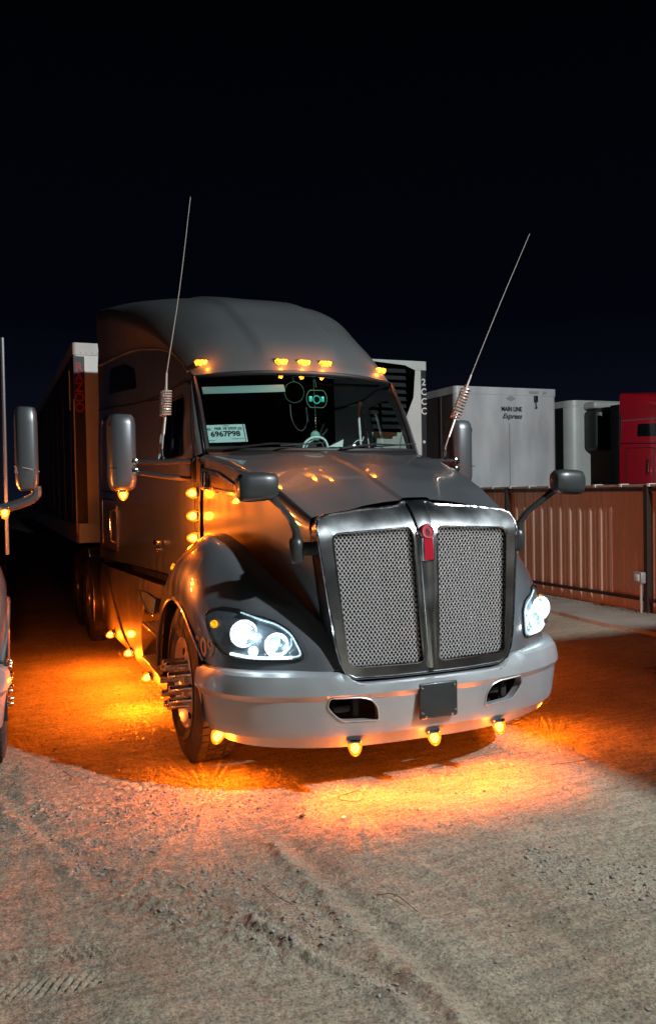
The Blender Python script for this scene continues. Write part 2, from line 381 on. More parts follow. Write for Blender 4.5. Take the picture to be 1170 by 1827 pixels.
gx = axis_grid([(-90, -30, 12), (-30, -10, 2.5), (-10, -4, .25), (-4, -2.7, .03), (-2.7, 1.2, .0115), (1.2, 5.0, .026), (5, 9, .2), (9, 20, 1.2), (20, 110, 12)])
gy = axis_grid([(-60, -10, 10), (-10, -3, .4), (-3, -2.2, .03), (-2.2, 0.9, .0115), (0.9, 3.2, .02), (3.2, 7, .045), (7, 14, .25), (14, 30, 1.5), (30, 140, 12)])
GX, GY = np.meshgrid(gx, gy); GZ = ground_z(GX, GY)
nx, ny = len(gx), len(gy)
V = np.stack([GX.ravel(), GY.ravel(), GZ.ravel()], 1).astype(np.float32)
idx = np.arange(nx*ny).reshape(ny, nx)
F = np.stack([idx[:-1, :-1].ravel(), idx[:-1, 1:].ravel(), idx[1:, 1:].ravel(), idx[1:, :-1].ravel()], 1).astype(np.int32)
me = bpy.data.meshes.new('ground'); me.vertices.add(len(V)); me.vertices.foreach_set('co', V.ravel())
me.loops.add(F.size); me.loops.foreach_set('vertex_index', F.ravel()); me.polygons.add(len(F))
me.polygons.foreach_set('loop_start', np.arange(0, F.size, 4, dtype=np.int32)); me.polygons.foreach_set('loop_total', np.full(len(F), 4, np.int32))
me.update(calc_edges=True); me.polygons.foreach_set('use_smooth', [True]*len(F))
gm = bpy.data.materials.new('packed_dirt'); gm.use_nodes = True; n = gm.node_tree; b = n.nodes['Principled BSDF']; b.inputs['Roughness'].default_value = 0.88
t = n.nodes.new('ShaderNodeTexCoord')
def nz(scale, detail, rough=0.6, vec=None):
    q = n.nodes.new('ShaderNodeTexNoise'); q.inputs['Scale'].default_value = scale; q.inputs['Detail'].default_value = detail; q.inputs['Roughness'].default_value = rough
    n.links.new(vec if vec else t.outputs['Object'], q.inputs[0]); return q
def ramp(src, stops):
    q = n.nodes.new('ShaderNodeValToRGB'); els = q.color_ramp.elements
    els[0].position, els[0].color = stops[0][0], (*stops[0][1], 1); els[1].position, els[1].color = stops[-1][0], (*stops[-1][1], 1)
    for p_, c_ in stops[1:-1]: e = els.new(p_); e.color = (*c_, 1)
    n.links.new(src, q.inputs[0]); return q
def mixc(f, a, b_, mode='MIX'):
    q = n.nodes.new('ShaderNodeMix'); q.data_type = 'RGBA'; q.blend_type = mode
    if isinstance(f, float): q.inputs[0].default_value = f
    else: n.links.new(f, q.inputs[0])
    n.links.new(a, q.inputs[6]); n.links.new(b_, q.inputs[7]); return q
base = ramp(nz(0.8, 8, 0.65).outputs[0], [(0.32, (0.34, 0.285, 0.205)), (0.5, (0.465, 0.41, 0.31)), (0.68, (0.57, 0.50, 0.375))])
mp = n.nodes.new('ShaderNodeMapping'); mp.inputs['Rotation'].default_value = (0, 0, math.radians(32)); mp.inputs['Scale'].default_value = (1.0, 7.0, 1.0)
n.links.new(t.outputs['Object'], mp.inputs[0])
streak = ramp(nz(3.0, 9, 0.7, mp.outputs[0]).outputs[0], [(0.38, (0.42, 0.43, 0.44)), (0.50, (0.85, 0.85, 0.85)), (0.60, (1.15, 1.12, 1.06))])
c1 = mixc(0.5, base.outputs[0], streak.outputs[0], 'MULTIPLY')
grit = ramp(nz(75, 5, 0.7).outputs[0], [(0.38, (0.32, 0.32, 0.33)), (0.50, (0.95, 0.95, 0.95)), (0.66, (1.35, 1.32, 1.28))])
c2 = mixc(0.75, c1.outputs[2], grit.outputs[0], 'MULTIPLY')
n.links.new(c2.outputs[2], b.inputs['Base Color'])
bp = n.nodes.new('ShaderNodeBump'); bp.inputs['Strength'].default_value = 1.0; bp.inputs['Distance'].default_value = 0.014
n.links.new(nz(120, 6, 0.7).outputs[0], bp.inputs['Height'])
bp2 = n.nodes.new('ShaderNodeBump'); bp2.inputs['Strength'].default_value = 0.9; bp2.inputs['Distance'].default_value = 0.035
n.links.new(nz(22, 6, 0.65).outputs[0], bp2.inputs['Height']); n.links.new(bp.outputs[0], bp2.inputs['Normal'])
n.links.new(bp2.outputs[0], b.inputs['Normal'])
me.materials.append(gm)
ground = link(bpy.data.objects.new('ground', me)); ground['kind'] = 'structure'

# concrete strip along the fence
bm = bmesh.new(); ys = np.arange(-12, 40.1, 0.5)
L = []
for y in ys:
    e = 4.72+0.05*math.sin(y*1.3)+0.03*math.sin(y*4.1)
    L.append([bm.verts.new((e, y, -0.02)), bm.verts.new((e+0.03, y, 0.045)), bm.verts.new((7.0, y, 0.05)), bm.verts.new((7.0, y, -0.02))])
for a, c in zip(L, L[1:]):
    for k in range(3): bm.faces.new((a[k], a[k+1], c[k+1], c[k]))
bmesh.ops.recalc_face_normals(bm, faces=bm.faces[:])
concrete = from_bm('concrete_pavement', bm, M['concrete'], smooth=False); concrete['kind'] = 'structure'

# loose stones and clods: nobody could count them
rs = np.random.RandomState(5)
ico = bmesh.new(); bmesh.ops.create_icosphere(ico, subdivisions=1, radius=1.0)
IV = np.array([v.co[:] for v in ico.verts]); IF = np.array([[v.index for v in f.verts] for f in ico.faces]); ico.free()
def scatter(nst, sampler, smin, smax, power):
    P = sampler(nst); s = smin+(smax-smin)*rs.rand(nst)**power
    Z = ground_z(P[:, 0], P[:, 1]); Vs = []; Fs = []
    for i in range(nst):
        q = IV*(1+0.35*(rs.rand(len(IV), 1)-0.5)); a = rs.rand()*6.28
        q = q*np.array([s[i]*(0.7+0.7*rs.rand()), s[i]*(0.7+0.6*rs.rand()), s[i]*(0.45+0.4*rs.rand())])
        q = np.stack([q[:, 0]*math.cos(a)-q[:, 1]*math.sin(a), q[:, 0]*math.sin(a)+q[:, 1]*math.cos(a), q[:, 2]], 1)+np.array([P[i, 0], P[i, 1], Z[i]+s[i]*0.15])
        Vs.append(q); Fs.append(IF+i*len(IV))
    return np.concatenate(Vs), np.concatenate(Fs)
def samp_all(k): return np.stack([-2.7+7.0*rs.rand(k), -2.2+7.5*rs.rand(k)], 1)
def samp_band(k):
    out = []
    while len(out) < k:
        p = np.stack([-2.6+3.4*rs.rand(4*k), -2.2+3.0*rs.rand(4*k)], 1); u, v = rotc(p[:, 0], p[:, 1], math.radians(-58))
        out += list(p[vnoise(u*0.8+3, v*1.9, 8) +0.5*vnoise(p[:, 0]*4, p[:, 1]*4, 16) > 0.12])
    return np.array(out[:k])
A = scatter(6000, samp_all, 0.002, 0.010, 4); B_ = scatter(6000, samp_band, 0.002, 0.013, 5)
Vx = np.concatenate([A[0], B_[0]]); Fx = np.concatenate([A[1], B_[1]+len(A[0])])
o = from_np('loose_gravel', Vx, Fx.tolist(), M['stone'], smooth=False); o['kind'] = 'stuff'; o['label'] = 'small stones and clods scattered over the dirt yard'

# ================================================================== THE TRUCK
T = thing('semi_truck', 'charcoal sleeper truck with lit headlights, chrome mesh grille and amber marker lights', 'truck')
def P(name, bm, m, parent=None, **k): return from_bm(name, bm, M[m], parent if parent is not None else T, **k)

def side_x(y, z):
    bs = lerp_tab(y, [1.9, 2.3, 3.1, 3.9, 4.5, 5.45], [.935, .985, 1.04, 1.11, 1.18, 1.235]); k = lerp_tab(y, [1.9, 2.3, 5.4], [.10, .13, .02])
    return bs-k*max(0.0, (z-2.0)/.7)**1.6
ARC = [(2.27, 2.67), (2.45, 2.745), (2.75, 2.88), (3.15, 3.02), (3.7, 3.13), (4.3, 3.20), (5.42, 3.22)]
def arc_z(y): return lerp_tab(y, [a[0] for a in ARC], [a[1] for a in ARC])

# ---- roof fairing
half = [
 [(0, 2.04, 2.705), (.3, 2.06, 2.70), (.58, 2.13, 2.695), (.76, 2.20, 2.69), (.84, 2.25, 2.68), ],
 [(0, 2.10, 2.80), (.3, 2.12, 2.80), (.58, 2.19, 2.795), (.78, 2.29, 2.78), (.87, 2.38, 2.755), ],
 [(0, 2.30, 3.06), (.3, 2.32, 3.06), (.58, 2.39, 3.04), (.79, 2.52, 2.99), (.90, 2.64, 2.93), ],
 [(0, 2.62, 3.33), (.3, 2.64, 3.33), (.58, 2.72, 3.31), (.80, 2.86, 3.24), (.94, 3.0, 3.14), ],
 [(0, 3.12, 3.58), (.3, 3.14, 3.58), (.6, 3.2, 3.555), (.86, 3.34, 3.47), (1.01, 3.5, 3.34), ],
 [(0, 3.95, 3.765), (.3, 3.95, 3.765), (.65, 3.98, 3.74), (.94, 4.02, 3.66), (1.09, 4.1, 3.51), ],
 [(0, 4.75, 3.84), (.3, 4.75, 3.84), (.68, 4.75, 3.83), (1.0, 4.75, 3.79), (1.155, 4.75, 3.68), ],
 [(0, 5.42, 3.87), (.3, 5.42, 3.87), (.7, 5.42, 3.87), (1.06, 5.42, 3.86), (1.20, 5.42, 3.80), ]]
edge_y = [2.27, 2.45, 2.75, 3.15, 3.7, 4.3, 4.85, 5.42]
mid_drop = [0.3, 0.45, 0.5, 0.5, 0.5, 0.5, 0.5, 0.5]
rows = []
for r, ey, dz_ in zip(half, edge_y, [0, 0, .055, .115, .105, .068, .025, 0]):
    r = [(p[0], p[1], p[2]-dz_*(1-.45*min(1, p[0])**2)) for p in r]
    ez = arc_z(ey); ex = side_x(ey, ez); last = Vector(r[-1]); e = Vector((ex, ey, ez))
    mid = last.lerp(e, 0.5)+Vector((0.018 if ey > 2.6 else 0.006, 0, 0.01))
    hr = [Vector(p) for p in r]+[mid, e]
    rows.append([Vector((-p.x, p.y, p.z)) for p in hr[:0:-1]]+hr)
bm = grid_patch(rows, 9, 6, 0.0)
# the raised centre panel ends in a soft crease on each side
for v in bm.verts:
    ax = abs(v.co.x); cx = 0.34+0.10*min(1, max(0, (v.co.z-2.8)/1.0)); k = 1/(1+math.exp(min(60, (ax-cx)/0.011)))
    f_ = min(1, max(0, (v.co.z-2.80)/.12)); n_ = Vector((0, -0.6, 0.8)); v.co += n_*(0.026*k*f_)
bmesh.ops.recalc_face_normals(bm, faces=bm.faces[:])
roof = P('roof_fairing', bm, 'fairing', angle=60)
def roof_hit(x, z):
    bb = roof_bvh.ray_cast(Vector((x, 0, z)), Vector((0, 1, 0))); return bb[0], bb[1]
bmx = bmesh.new(); bmx.from_mesh(roof.data); roof_bvh = BVHTree.FromBMesh(bmx); bmx.free()
# rear wall of the sleeper
sheet('rear_wall', [(-1.2, 1.0), (1.2, 1.0), (1.215, 3.2), (1.18, 3.78), (1.0, 3.84), (-1.0, 3.84), (-1.18, 3.78), (-1.215, 3.2)], M['black'], T, step=.4, fmap=lambda a, b: (a, 5.40, b))

# ---- cab and sleeper sides
def side_map(sg, off=0.0): return lambda y, z: (sg*(side_x(y, z)+off), y, z)
door_out = [(2.0, 1.10), (3.05, 1.09), (3.06, 2.62), (2.42, 2.655), (2.27, 2.60), (2.06, 2.22), (1.97, 2.05)]
win_out = rounded([(2.17, 2.06), (2.92, 2.03), (2.92, 2.53), (2.43, 2.55), (2.33, 2.46)], 0.05)
for sg in (-1, 1):
    fl = sg < 0
    d = sheet('door', rounded(door_out, .03), M['paint'], T, holes=[win_out], step=.07, fmap=side_map(sg, .004), thick=.02, flip=fl)
    sheet('window_seal', [(1.0*(p[0]-2.6)*1.035+2.6, (p[1]-2.3)*1.05+2.3) for p in win_out], M['seal'], d, holes=[win_out], step=.05, fmap=side_map(sg, .009))
    sheet('side_window', win_out, M['side_glass'], d, step=.1, fmap=side_map(sg, -.006))
    hz, hy = 1.345, 2.93
    lathe('door_lock', [(0, .018), (.014, .016), (.02, .0), (.02, -.01)], (sg*(side_x(hy, hz)+.02), hy+.03, hz-.06), (sg, 0, 0), M['chrome'], d, 12)
    bmh = bmesh.new(); add_box(bmh, (min(sg*1.03, sg*1.085), hy-.11, hz-.02), (max(sg*1.03, sg*1.085), hy+.03, hz+.025), .012); P('door_handle', bmh, 'chrome', d)
    # strip between door top and the roof fairing
    sheet('door_header', [(2.27, 2.66), (2.43, 2.668), (3.06, 2.635), (3.08, 2.635), (3.08, arc_z(3.08)-.004), (2.75, 2.875), (2.45, 2.74)], M['paint'], T, step=.06, fmap=side_map(sg), thick=.015, flip=fl)
    sheet('sleeper_upper_panel', [(3.09, 2.60), (5.42, 2.72), (5.42, 3.215), (4.3, 3.195), (3.7, 3.125), (3.09, 2.995)], M['paint'], T, step=.1, fmap=side_map(sg), thick=.02, flip=fl)
    comp1 = rounded([(4.45, 1.78), (5.22, 1.80), (5.22, 2.60), (4.45, 2.57)], .06)
    comp2 = rounded([(4.45, 1.17), (5.22, 1.17), (5.22, 1.72), (4.45, 1.70)], .06)
    sl = sheet('sleeper_side_panel', [(3.07, 1.09), (5.42, 1.06), (5.42, 2.708), (3.07, 2.588)], M['paint'], T, holes=[comp1, comp2], step=.1, fmap=side_map(sg, -.001), thick=.02, flip=fl)
    for c_ in (comp1, comp2):
        cc = (sum(p[0] for p in c_)/len(c_), sum(p[1] for p in c_)/len(c_)); inn = [((p[0]-cc[0])*.975+cc[0], (p[1]-cc[1])*.975+cc[1]) for p in c_]
        hd = sheet('luggage_door', inn, M['paint'], T, step=.12, fmap=side_map(sg, .002), thick=.015, flip=fl)
        pts = [(sg*(side_x(y, z)+.004), y, z) for y, z in dens(c_, .2)]; tube('luggage_door_trim', pts+[pts[0]], .006, M['chrome'], hd, 6)
        yy = inn[0][0]+.10; z0, z1 = cc[1]-.17, cc[1]+.17
        tube('grab_handle', [(sg*side_x(yy, z0), yy, z0), (sg*(side_x(yy, z0)+.045), yy, z0+.02), (sg*(side_x(yy, z1)+.045), yy, z1-.02), (sg*side_x(yy, z1), yy, z1)], .012, M['chrome'], hd, 8)
    # curved window high in the sleeper side
    wn = rounded([(3.95, 2.79), (4.95, 2.84), (4.95, 3.12), (4.4, 3.09), (4.1, 3.0)], .05)
    sheet('sleeper_window', wn, M['dark_glass'], T, step=.12, fmap=side_map(sg, .004), thick=.006, flip=fl)
    # cowl post between hood and door
    sheet('cowl_side', [(1.78, 1.12), (1.985, 1.10), (1.955, 2.05), (1.80, 1.97)], M['paint'], T, step=.07, fmap=side_map(sg, -.002), thick=.015, flip=fl)
    tube('cowl_seal', [(sg*.955, 1.79, 1.15), (sg*.942, 1.79, 1.6), (sg*.93, 1.80, 1.97)], .010, M['seal'], T, 6)
    # sill under the door
    sheet('door_sill', [(1.99, 1.03), (3.9, 1.03), (3.9, 1.075), (1.99, 1.085)], M['black'], T, step=.12, fmap=side_map(sg, .012), thick=.02, flip=fl)
    # drip rail
    tube('drip_rail', [(sg*(side_x(y, z)+.006), y, z) for y, z in [(2.3, 2.64), (2.6, 2.665), (3.05, 2.625), (3.9, 2.63), (4.7, 2.68), (5.4, 2.715)]], .009, M['black'], T, 6, smooth=3)
    pts = [(sg*(side_x(y, z)+.010), y, z) for y, z in ARC[1:]]
    tube('fairing_edge_highlight', pts, .011, M['alu'], T, 6, smooth=4)  # bright bead put in for the highlight along the fairing edge

# ---- windshield
def wbot(u): a = abs(u); return Vector((.868*u, 1.65+.23*a**2.2, 2.068+.008*a*a))
def wtop(u): a = abs(u); return Vector((.862*u, 2.05+.215*a**2.4, 2.705-.03*a*a))
ctrl = [[wbot(u).lerp(wtop(u), k)+Vector((0, -.02*math.sin(PI*k), .012*math.sin(PI*k))) for u in np.linspace(-1, 1, 13)] for k in (0, .33, .66, 1)]
ws = P('windshield', grid_patch(ctrl, 2, 3), 'glass')
ring = [wbot(u) for u in np.linspace(-1, 1, 15)]
side_ = lambda sg: [ctrl[1][-1 if sg > 0 else 0], ctrl[2][-1 if sg > 0 else 0]]
loop = ring+side_(1)+[wtop(u) for u in np.linspace(1, -1, 15)]+side_(-1)[::-1]+[ring[0]]
tube('windshield_seal', [p+Vector((0, -.006, 0)) for p in loop], .020, M['seal'], ws, 8)
for sg in (-1, 1):      # pillars
    a = [wbot(sg).lerp(wtop(sg), k)+Vector((sg*.004, -.01*math.sin(PI*k), .012*math.sin(PI*k))) for k in np.linspace(-.02, 1.0, 7)]
    e = [Vector((sg*(side_x(y, z)+.002), y, z)) for y, z in zip(np.linspace(1.955, 2.29, 7), np.linspace(2.04, 2.655, 7))]
    mdl = [p.lerp(q, .5)+Vector((sg*.018, -.02, 0)) for p, q in zip(a, e)]
    P('windshield_pillar', grid_patch([a, mdl, e], 2, 4, .01), 'paint')
    tube('pillar_trim', [p+Vector((sg*.012, -.012, 0)) for p in a[:-1]], .006, M['chrome'], T, 6)
# cowl panel below the glass, and wipers
ck = [[wbot(u)+Vector((0, -.10-.01*k, -.035-.02*k)) if k else wbot(u) for u in np.linspace(-1, 1, 9)] for k in (0, 1, 2)]
ck[2] = [p+Vector((0, .0, -.12)) for p in ck[2]]
P('cowl_panel', grid_patch(ck, 2, 3), 'black')
for (x0, x1) in ((-.74, -.12), (.10, .74)):
    u0, u1 = x0/.868, x1/.868; p0 = wbot(u0)+Vector((0, -.05, .012)); p1 = wbot(u1)+Vector((0, -.035, .045))
    wp = tube('wiper', [p0, p0.lerp(p1, .5)+Vector((0, -.01, .02)), p1], [.010, .008, .005], M['black'], T, 6, 0)
    tube('wiper_blade', [p1+Vector((-.26, .0, -.012)), p1+Vector((.10, .01, .012))], .006, M['seal'], wp, 6)

# ---- hood
def hood_ze(y): return lerp_tab(y, [.2, .3, .64, 1.04, 1.43, 1.9], [1.57, 1.61, 1.76, 1.89, 1.99, 2.062])
def hood_zc(y): return lerp_tab(y, [.24, .64, 1.04, 1.43, 1.66], [1.69, 1.825, 1.935, 2.02, 2.062])
bm = bmesh.new(); NR = 30; prof_x = [0, .05, .082, .094, .104, .14, .22, .32, .42, .52, .62, .72, .82, .91, .97, 1.0]
R_ = []
for i in range(NR+1):
    r = i/NR; row = []
    E = lerp_tab(r, [0, 1], [.655, .862]); E *= 1+.02*math.sin(PI*r)
    pts = []
    for fx in prof_x:
        x = fx*E if fx > .15 else fx
        y0 = .268+.07*x*x; y1 = 1.56+.30*(x/.862)**2; y = y0+r*(y1-y0)
        z = hood_zc(y-.12*(x/E)**2)-(hood_zc(y-.12*(x/E)**2)-hood_ze(y))*(x/E)**2.2
        z += 0.014*(1-min(1, max(0, (x-.082)/.022)))
        if .52 < fx < .95: z -= .010*math.sin(PI*(fx-.52)/.43)
        pts.append(Vector((x, y, z)))
    # rolled edge and side
    e = pts[-1]; y = e.y; ztop = e.z; sxt = lerp_tab(r, [0, 1], [.672, .925])*(1+.012*math.sin(PI*r)); sxb = lerp_tab(r, [0, 1], [.56, .95])
    zb = lerp_tab(r, [0, .5, 1], [.72, .95, 1.1])
    pts += [Vector((E+.6*(sxt-E)*.6, y, ztop-.008)), Vector((sxt-.004, y, ztop-.030)), Vector((sxt, y, ztop-.06))]
    for k in (.1, .25, .45, .7, 1): pts.append(Vector((sxt+(sxb-sxt)*k+.012*math.sin(PI*k), y, ztop-.06+(zb-ztop+.06)*k)))
    R_.append([bm.verts.new((-p.x, p.y, p.z)) for p in pts[:0:-1]]+[bm.verts.new(p) for p in pts])
for a, c in zip(R_, R_[1:]):
    for k in range(len(a)-1): bm.faces.new((a[k], a[k+1], c[k+1], c[k]))
bmesh.ops.recalc_face_normals(bm, faces=bm.faces[:])
hood = P('hood', bm, 'paint', angle=28)
bmx = bmesh.new(); bmx.from_mesh(hood.data); hood_bvh = BVHTree.FromBMesh(bmx); bmx.free()
# side air intakes with chrome frame
def hood_side(sg, off): 
    def f(y, z):
        h = hood_bvh.ray_cast(Vector((sg*2, y, z)), Vector((-sg, 0, 0)))[0]; return (h.x+sg*off if h else sg*.8, y, z)
    return f
vent_o = rounded([(1.80, 1.945), (1.50, 1.905), (1.17, 1.80), (1.07, 1.725), (1.45, 1.755), (1.80, 1.79)], .03)
vc = (1.47, 1.83)
vent_i = rounded([(1.66, 1.895), (1.48, 1.872), (1.22, 1.79), (1.17, 1.755), (1.45, 1.782), (1.66, 1.805)], .02)
for sg in (-1, 1):
    vt = sheet('air_intake', vent_o, M['chrome'], T, holes=[vent_i], step=.05, fmap=hood_side(sg, .018), thick=.012, flip=sg < 0)
    sheet('intake_screen', vent_i, M['black'], vt, step=.05, fmap=hood_side(sg, .006), flip=sg < 0)
    for yb in (1.69, 1.74): tube('intake_bar', [hood_side(sg, .022)(yb, 1.80), hood_side(sg, .022)(yb, 1.915)], .010, M['chrome'], vt, 8)

# ---- fenders
FC = [
 [(.50, .12, .73), (.52, .15, .83), (.55, .21, .91), (.57, .26, .96), (.60, .31, .99)],
 [(.66, .16, .735), (.67, .20, .87), (.68, .28, .99), (.69, .35, 1.07), (.68, .44, 1.12)],
 [(.84, .28, .735), (.85, .32, .90), (.86, .40, 1.05), (.85, .49, 1.16), (.79, .60, 1.235)],
 [(1.0, .40, .735), (1.01, .45, .93), (1.0, .53, 1.11), (.95, .64, 1.26), (.84, .77, 1.345)],
 [(1.13, .54, .74), (1.135, .59, .97), (1.10, .69, 1.18), (1.02, .81, 1.36), (.89, .93, 1.43)],
 [(1.205, .70, .76), (1.215, .74, 1.02), (1.17, .83, 1.24), (1.07, .95, 1.42), (.92, 1.08, 1.475)],
 [(1.24, .84, .91), (1.245, .90, 1.10), (1.20, .97, 1.28), (1.09, 1.08, 1.455), (.935, 1.2, 1.495)],
 [(1.255, 1.04, 1.03), (1.25, 1.07, 1.17), (1.205, 1.12, 1.32), (1.09, 1.2, 1.462), (.945, 1.3, 1.49)],
 [(1.26, 1.27, 1.07), (1.25, 1.27, 1.20), (1.20, 1.29, 1.33), (1.08, 1.33, 1.45), (.95, 1.4, 1.475)],
 [(1.26, 1.5, 1.03), (1.25, 1.5, 1.17), (1.19, 1.5, 1.30), (1.07, 1.5, 1.41), (.955, 1.52, 1.44)],
 [(1.26, 1.71, .90), (1.25, 1.72, 1.05), (1.18, 1.7, 1.22), (1.07, 1.68, 1.35), (.96, 1.66, 1.39)],
 [(1.258, 1.86, .70), (1.248, 1.89, .87), (1.17, 1.86, 1.1), (1.07, 1.83, 1.26), (.965, 1.81, 1.33)],
 [(1.255, 1.93, .50), (1.245, 1.96, .70), (1.17, 1.95, .95), (1.07, 1.93, 1.1), (.965, 1.9, 1.2)]]
fender_bvh = {}
for sg in (1, -1):
    bm = grid_patch([list(c) for c in zip(*FC)], 5, 6, 0.0)
    if sg < 0: mirror_bm(bm)
    fender_bvh[sg] = BVHTree.FromBMesh(bm)
    bmesh.ops.solidify(bm, geom=bm.faces[:], thickness=.02)
    fd = P('fender', bm, 'paint', angle=50)
    # rolled arch lip
    lip = [Vector((sg*(p[0][0]+.004), p[0][1], p[0][2])) for p in FC[5:]]
    tube('wheel_arch_lip', lip, .014, M['paint'], fd, 8, smooth=5)
    # dark inner liner
    bm = bmesh.new(); N = 20; A_ = []
    for i in range(N+1):
        a = math.radians(-10+200*i/N); y = 1.27-.60*math.cos(a); z = .50+.60*math.sin(a)
        A_.append([bm.verts.new((sg*1.235, y, z)), bm.verts.new((sg*.62, y, z))])
    for a, c in zip(A_, A_[1:]): bm.faces.new((a[0], a[1], c[1], c[0]))
    P('wheel_well_liner', bm, 'black', fd)
def fender_pt(sg, x, z, off=0.0, y0=-1.0):
    h, nn, *_ = fender_bvh[sg].ray_cast(Vector((sg*x, y0, z)), Vector((0, 1, 0)))
    if h is None: h, nn, *_ = fender_bvh[sg].find_nearest(Vector((sg*x, .5, z)))
    if nn.y > 0 : nn = -nn
    return h+nn*off

# fleet number on the side of each front fender
for sg in (-1, 1):
    bm = text_bm('509', .165, 0.0, .002)
    bmesh.ops.subdivide_edges(bm, edges=bm.edges[:], cuts=1)
    for v in bm.verts:
        y_, z_ = (.70-v.co.x*.8) if sg < 0 else (.70+v.co.x*.8), .835+v.co.y
        h, nn, *_ = fender_bvh[sg].ray_cast(Vector((sg*2.5, y_, z_)), Vector((-sg, 0, 0)))
        v.co = (h+Vector((sg*.004, -.003, 0))) if h else Vector((sg*1.2, y_, z_))
    P('fleet_number', bm, 'number', smooth=False)

# ---- headlights (clear cover over lit projectors, LED rings and amber corner)
HL = [(1.030, 1.072), (.985, 1.045), (.93, 1.035), (.86, 1.01), (.80, .965), (.765, .90), (.745, .84), (.75, .815), (.80, .803), (.95, .797), (1.06, .800), (1.13, .825), (1.165, .88), (1.185, .96), (1.19, 1.03), (1.17, 1.062), (1.10, 1.082)]
def hl_c(p, k): return ((p[0]-.97)*k+.97, (p[1]-.93)*k+.93)
for sg in (-1, 1):
    H = sheet('headlight', HL, M['housing'], T, step=.04, fmap=lambda x, z: tuple(fender_pt(sg, x, z, .003)), flip=sg > 0)
    rim = [tuple(fender_pt(sg, *hl_c(p, 1.0), .008)) for p in dens(HL, .03)]
    tube('headlight_gasket', rim+[rim[0]], .006, M['seal'], H, 6)
    # bright light-guide strips under the upper brow and along the bottom
    for nm, seq, rr, mm in (('light_guide', [(1.02, 1.055), (.93, 1.018), (.86, .992), (.80, .945), (.775, .89), (.76, .835), (.80, .818)], .005, 'led_dim'),
                    ('light_guide', [(.80, .818), (.90, .812), (1.0, .812), (1.09, .826)], .009, 'led'),
                    ('light_guide', [(.83, .84), (.80, .88), (.795, .92)], .004, 'led_dim')):
        tube(nm, [fender_pt(sg, x, z, .016) for x, z in seq], rr, M[mm], H, 6, smooth=4)
    # outer projector bowl, fully lit
    for (x, z, ro, ri, nm) in ((1.025, .945, .082, .058, 'main'), (.877, .888, .070, .050, 'second')):
        c = fender_pt(sg, x, z, .010); ax = Vector((sg*.12, -.97, .0)).normalized() if nm == 'main' else Vector((sg*.06, -.98, 0)).normalized()
        bw = lathe('reflector_bowl', [(ro, .03), (ro*.96, .03), (ri, .004), (ri*.5, -.006), (0, -.008)], c, ax, M['lit_bowl'], H, 36)
        bm = bmesh.new(); mm = axis_m(c+ax*.030, ax); N = 40
        pts = [mm @ Vector((ro*.90*math.cos(2*PI*k/N), ro*.90*math.sin(2*PI*k/N), 0)) for k in range(N+1)]
        add_tube(bm, pts, .0085 if nm == 'second' else .0055, 8, False); P('led_ring', bm, 'led', H)
        rj = ri*(.80 if nm == 'main' else .9); lathe('projector_lens', [(rj, .0), (rj*.96, .014), (rj*.8, .028), (rj*.5, .038), (0, .043)], c, ax, M['white_lit'] if nm == 'main' else M['clear'], H, 32)
        lathe('projector_shroud', [(rj*1.02, -.002), (rj*1.06, .016), (rj*1.22, .018), (rj*1.26, .0)], c, ax, M['reflector'], H, 32)
        if nm == 'second': lathe('projector_core', [(ri*.9, .0), (ri*.6, .006), (0, .008)], c, ax, M['led_dim'], H, 24)
        d = bpy.data.lights.new('headlamp_glow', 'POINT'); o = link(bpy.data.objects.new('headlamp_glow', d), H); o.location = c+ax*.085; d.energy = 1.0 if nm == 'main' else .35; d.color = (.8, .95, 1.0); d.shadow_soft_size = .02
        spot('headlamp_beam', c+ax*.09, c+ax*5+Vector((0, 0, -.7)), 26 if nm == 'main' else 12, (.85, .95, 1.0), 70, .8, .04, H)
    lathe('low_lamp', [(.030, 0), (.028, .012), (0, .022)], fender_pt(sg, .985, .845, .008), (sg*.3, -.95, 0), M['led'], H, 20)
    lathe('amber_side_lamp', [(.024, 0), (.022, .012), (0, .020)], fender_pt(sg, 1.155, .985, .006), (sg*.75, -.66, 0), M['amber_dim'], H, 14)
    for k in range(7): 
        q = fender_pt(sg, .93-.02*k, .832+.002*k, .008); lathe('reflector_bead', [(.007, 0), (.005, .006), (0, .008)], q, (sg*.2, -1, 0), M['reflector'], H, 8)
    # bulged clear cover
    def cov(x, z):
        d = min(1.0, max(0.0, 1-math.hypot((x-.97)/.24, (z-.93)/.155))); return tuple(fender_pt(sg, x, z, .008+.055*min(1, d*2.2)))
    sheet('lens_cover', HL, M['clear'], H, step=.035, fmap=cov, flip=sg > 0)

# ---- grille surround, mesh, badge
def gy_(x, z): return .145+(z-.76)*.078+.07*x*x
def groll(z): t = max(0.0, z-1.50); return 1.6*t*t*(1+1.5*t)+.25*t if t > 0 else 0.0
go = [(.088, 1.690), (.112, 1.672), (.17, 1.664), (.40, 1.648), (.60, 1.622), (.645, 1.602), (.664, 1.555), (.666, 1.50), (.625, 1.15), (.588, .87), (.568, .79), (.535, .725), (.485, .700), (.25, .692)]
go = go+[(-x, z) for x, z in go[::-1]]
gh = rounded([(.085, 1.543), (.582, 1.516), (.520, .761), (.052, .752)], .045, 5); ghm = [(-x, z) for x, z in gh]
bm = sheet_bm(go, [gh, ghm], .05, lambda x, z: (x, gy_(x, z)-.055+groll(z), z))
bmesh.ops.recalc_face_normals(bm, faces=bm.faces[:])
if sum(f.normal.y for f in bm.faces) > 0: bmesh.ops.reverse_faces(bm, faces=bm.faces[:])
gs = from_bm('grille_surround', bm, M['grille_chrome'], T)
